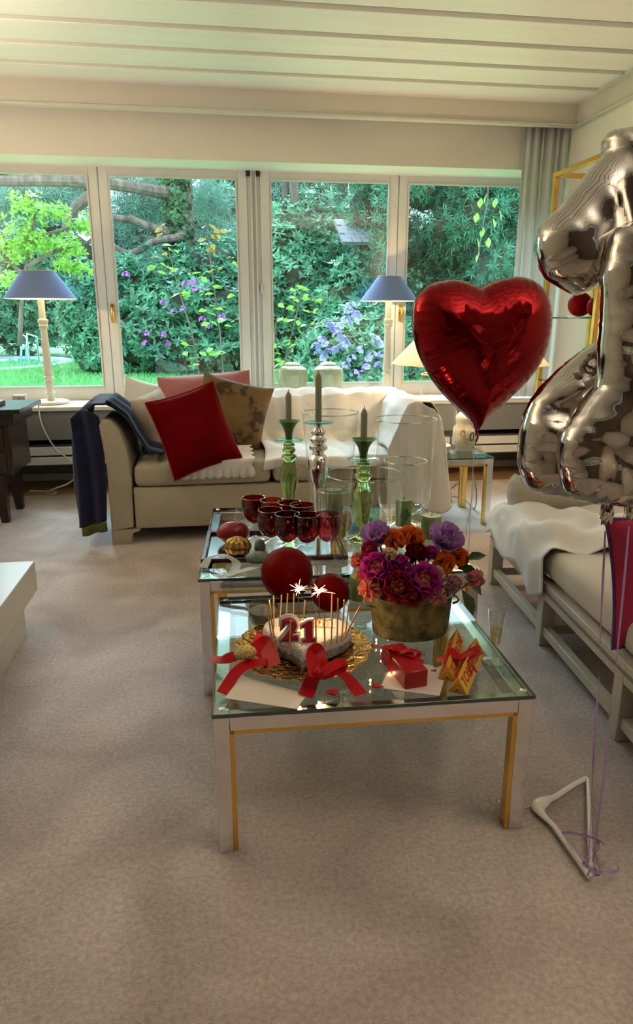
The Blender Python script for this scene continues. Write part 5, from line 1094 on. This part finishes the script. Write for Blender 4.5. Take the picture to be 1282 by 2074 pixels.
# ------------------------------------------------------------------ balloons
foil_red = mat('red_foil', (.26, .002, .005), .12, .9, coat=.15)
foil_s = mat('silver_foil', (.52, .49, .455), .08, 1)
HY = 2.2; hc_ = at(972, 716, HY)
hp = [(905, 567), (868, 578), (842, 604), (834, 640), (838, 685), (852, 730), (878, 775), (912, 815), (945, 845), (964, 872), (985, 846), (1025, 812), (1068, 770), (1098, 725), (1112, 675), (1114, 630), (1104, 592), (1080, 568), (1046, 560), (1012, 566), (983, 578), (972, 582), (955, 574), (932, 567)]
poly = [(at(u, v, HY).x-hc_.x, at(u, v, HY).z-hc_.z) for u, v in closed_curve(hp, 5)]
ht = thing('heart_balloon', 'shiny red heart foil balloon floating above the side table', 'balloon', hc_)
inflate(poly, .115, cell=.0085, rim=.19, pucker=.0042, pk=300, power=.55).build('foil', foil_red, ht, ang=None)
pb = [at(964, 868, HY)-hc_, at(968, 885, HY)-hc_, at(962, 900, HY)-hc_]
B().tube(pb, [.010, .006, .003], 8, flat=.5).build('neck', foil_red, ht)
clr = thin_glass('cellophane', (.86, .86, .85), 1.5, base=.06)
b = B(); ribbon(b, [at(u, v, HY-.01*k)-hc_ for k, (u, v) in enumerate(((962, 885), (974, 930), (966, 980), (952, 1030), (944, 1080), (940, 1110)))], .018, up=(.3, -1, 0), twist=2.5); b.build('cellophane_tail', clr, ht, ang=None)
b = B(); ribbon(b, [at(u, v, HY-.01*k)-hc_ for k, (u, v) in enumerate(((966, 880), (955, 930), (958, 990), (945, 1060), (928, 1105)))], .010, up=(.6, -1, 0), twist=3.5); b.build('cellophane_tail', clr, ht, ang=None)
B().tube([at(962, 890, HY)-hc_, at(955, 1000, 2.12)-hc_, at(948, 1130, 2.04)-hc_, Vector((TX+.14, TY, Z1+.10))-hc_], .0012, 5).build('string', mat('white_string', (.6, .6, .6), .6), ht)

def num_balloon(label, pts, Y, H, rim, seed, tail, cell=.009):
    c = at(1282, 700, Y); t = thing('number_balloon', label, 'balloon', c, group='silver number balloons')
    poly = [(at(u, v, Y).x-c.x, at(u, v, Y).z-c.z) for u, v in closed_curve(pts, 4)]
    inflate(poly, H, cell=cell, rim=rim, pucker=.006, pk=130, crumple=.024, seed=seed, power=.5).build('foil', foil_s, t, ang=None)
    a = at(*tail, Y)-c; b = B(); rr = random.Random(seed)
    for k in range(5):
        w0 = .012+.004*rr.random(); x = a.x+(k-2)*.007
        b.add([(x-w0/2, a.y+rr.uniform(-.012, .012), a.z+.055), (x+w0/2, a.y+rr.uniform(-.012, .012), a.z+.055), (x+w0*.9, a.y+rr.uniform(-.02, .02), a.z+.02), (x-w0*.9, a.y+rr.uniform(-.02, .02), a.z+.022), (x, a.y+rr.uniform(-.01, .01), a.z-.005)], [(0, 1, 2, 3), (3, 2, 4)])
    b.build('neck', foil_s, t, solid=.0008, ang=None); return t, c, a
two = [(1241, 264), (1227, 281), (1224, 312), (1202, 336), (1159, 389), (1135, 418), (1113, 438), (1096, 462), (1089, 493), (1094, 529), (1106, 560), (1125, 577), (1148, 590), (1169, 599), (1205, 580), (1222, 550), (1250, 522), (1300, 505), (1340, 525), (1345, 570), (1315, 625), (1265, 665), (1215, 688), (1150, 735), (1088, 798), (1062, 855), (1053, 925), (1060, 970), (1080, 994), (1130, 1004), (1200, 1010), (1290, 1016), (1400, 1016), (1490, 1005), (1505, 930), (1480, 860), (1400, 845), (1310, 842), (1350, 790), (1430, 700), (1490, 600), (1505, 480), (1475, 370), (1400, 290), (1310, 258)]
one = [(1226, 535), (1222, 565), (1223, 620), (1217, 700), (1213, 775), (1196, 803), (1160, 852), (1139, 885), (1133, 930), (1138, 972), (1152, 1002), (1185, 1016), (1290, 1028), (1400, 1026), (1450, 1010), (1462, 940), (1452, 880), (1400, 840), (1365, 780), (1362, 650), (1362, 500), (1345, 450), (1300, 443), (1262, 455), (1241, 472)]
t2, c2_, a2 = num_balloon('silver foil number two balloon at the right edge', two, 1.74, .085, .085, 4, (1226, 1060))
t1, c1_, a1 = num_balloon('silver foil number one balloon overlapping the two at the right edge', one, 1.60, .075, .08, 9, (1272, 1052))
rib = mat('lilac_ribbon', (.42, .25, .52), .35, coat=.3)
hx = on(1199, 1768, .02)
for t, c, a, Y, pts, side in ((t2, c2_, a2, 1.74, ((1226, 1075), (1218, 1240), (1212, 1380), (1204, 1500), (1199, 1600)), 0), (t1, c1_, a1, 1.60, ((1274, 1065), (1262, 1200), (1248, 1340), (1232, 1480), (1222, 1580)), 1)):
    n_ = len(pts); P = [at(u, v, Y+(hx.y+.0-Y)*(k/(n_+1.5)))-c for k, (u, v) in enumerate(pts)]+[Vector((hx.x+.012*side, hx.y+.02, .035))-c]
    b = B(); ribbon(b, P, .0062, up=(.25, -1, 0), n=10, twist=5 if side else 7); b.build('curling_ribbon', rib, t, ang=None)

# ------------------------------------------------------------------ clothes hanger on the carpet
hw = mat('white_wood', (.74, .70, .64), .3); hg = thing('clothes_hanger', 'white wooden clothes hanger lying on the carpet', 'hanger', (0, 0, 0))
def fl_(u, v, z=.014): p = on(u, v, z); return Vector((p.x, p.y, z))
A_, N_, C_ = fl_(1188, 1576), fl_(1090, 1622), fl_(1196, 1778)
path = smooth_path([A_, fl_(1158, 1592), fl_(1128, 1612), fl_(1104, 1622), fl_(1090, 1634), fl_(1098, 1650), fl_(1122, 1674), fl_(1158, 1724), C_], 6)
k = len(path); rad = [.009+.013*math.exp(-((i/(k-1)-.47)/.13)**2) for i in range(k)]
B().tube(path, rad, 12, flat=.62).build('shoulder', hw, hg)
B().tube([fl_(1191, 1578, .018), fl_(1196, 1762, .018)], .0062, 10).build('bar', hw, hg)
B().tube(smooth_path([fl_(1082, 1630), fl_(1060, 1636), fl_(1035, 1640), fl_(1018, 1634), fl_(1010, 1624), fl_(1016, 1615), fl_(1026, 1616)], 6), .0022, 8).build('hook', chrome, hg)
# ribbon tangle tied to it
rt = thing('ribbon_knot', 'tangled lilac curling ribbon knotted on the hanger end', 'ribbon')
loops = ([(1197, 1757), (1172, 1728), (1148, 1690), (1140, 1686), (1175, 1690), (1205, 1700), (1212, 1720), (1190, 1742), (1180, 1745), (1200, 1712), (1214, 1706)], [(1196, 1766), (1225, 1766), (1252, 1762), (1243, 1736), (1225, 1712), (1208, 1702), (1206, 1730), (1216, 1768), (1204, 1772)], [(1190, 1774), (1196, 1760), (1206, 1762), (1200, 1776)])
for q, L_ in enumerate(loops):
    b = B(); ribbon(b, [fl_(u, v, .024+.018*(i % 3 == 1)+.012*q) for i, (u, v) in enumerate(L_)], .0062, up=(.1, -.5, 1), n=7, twist=2); b.build('loop', rib, rt, ang=None)
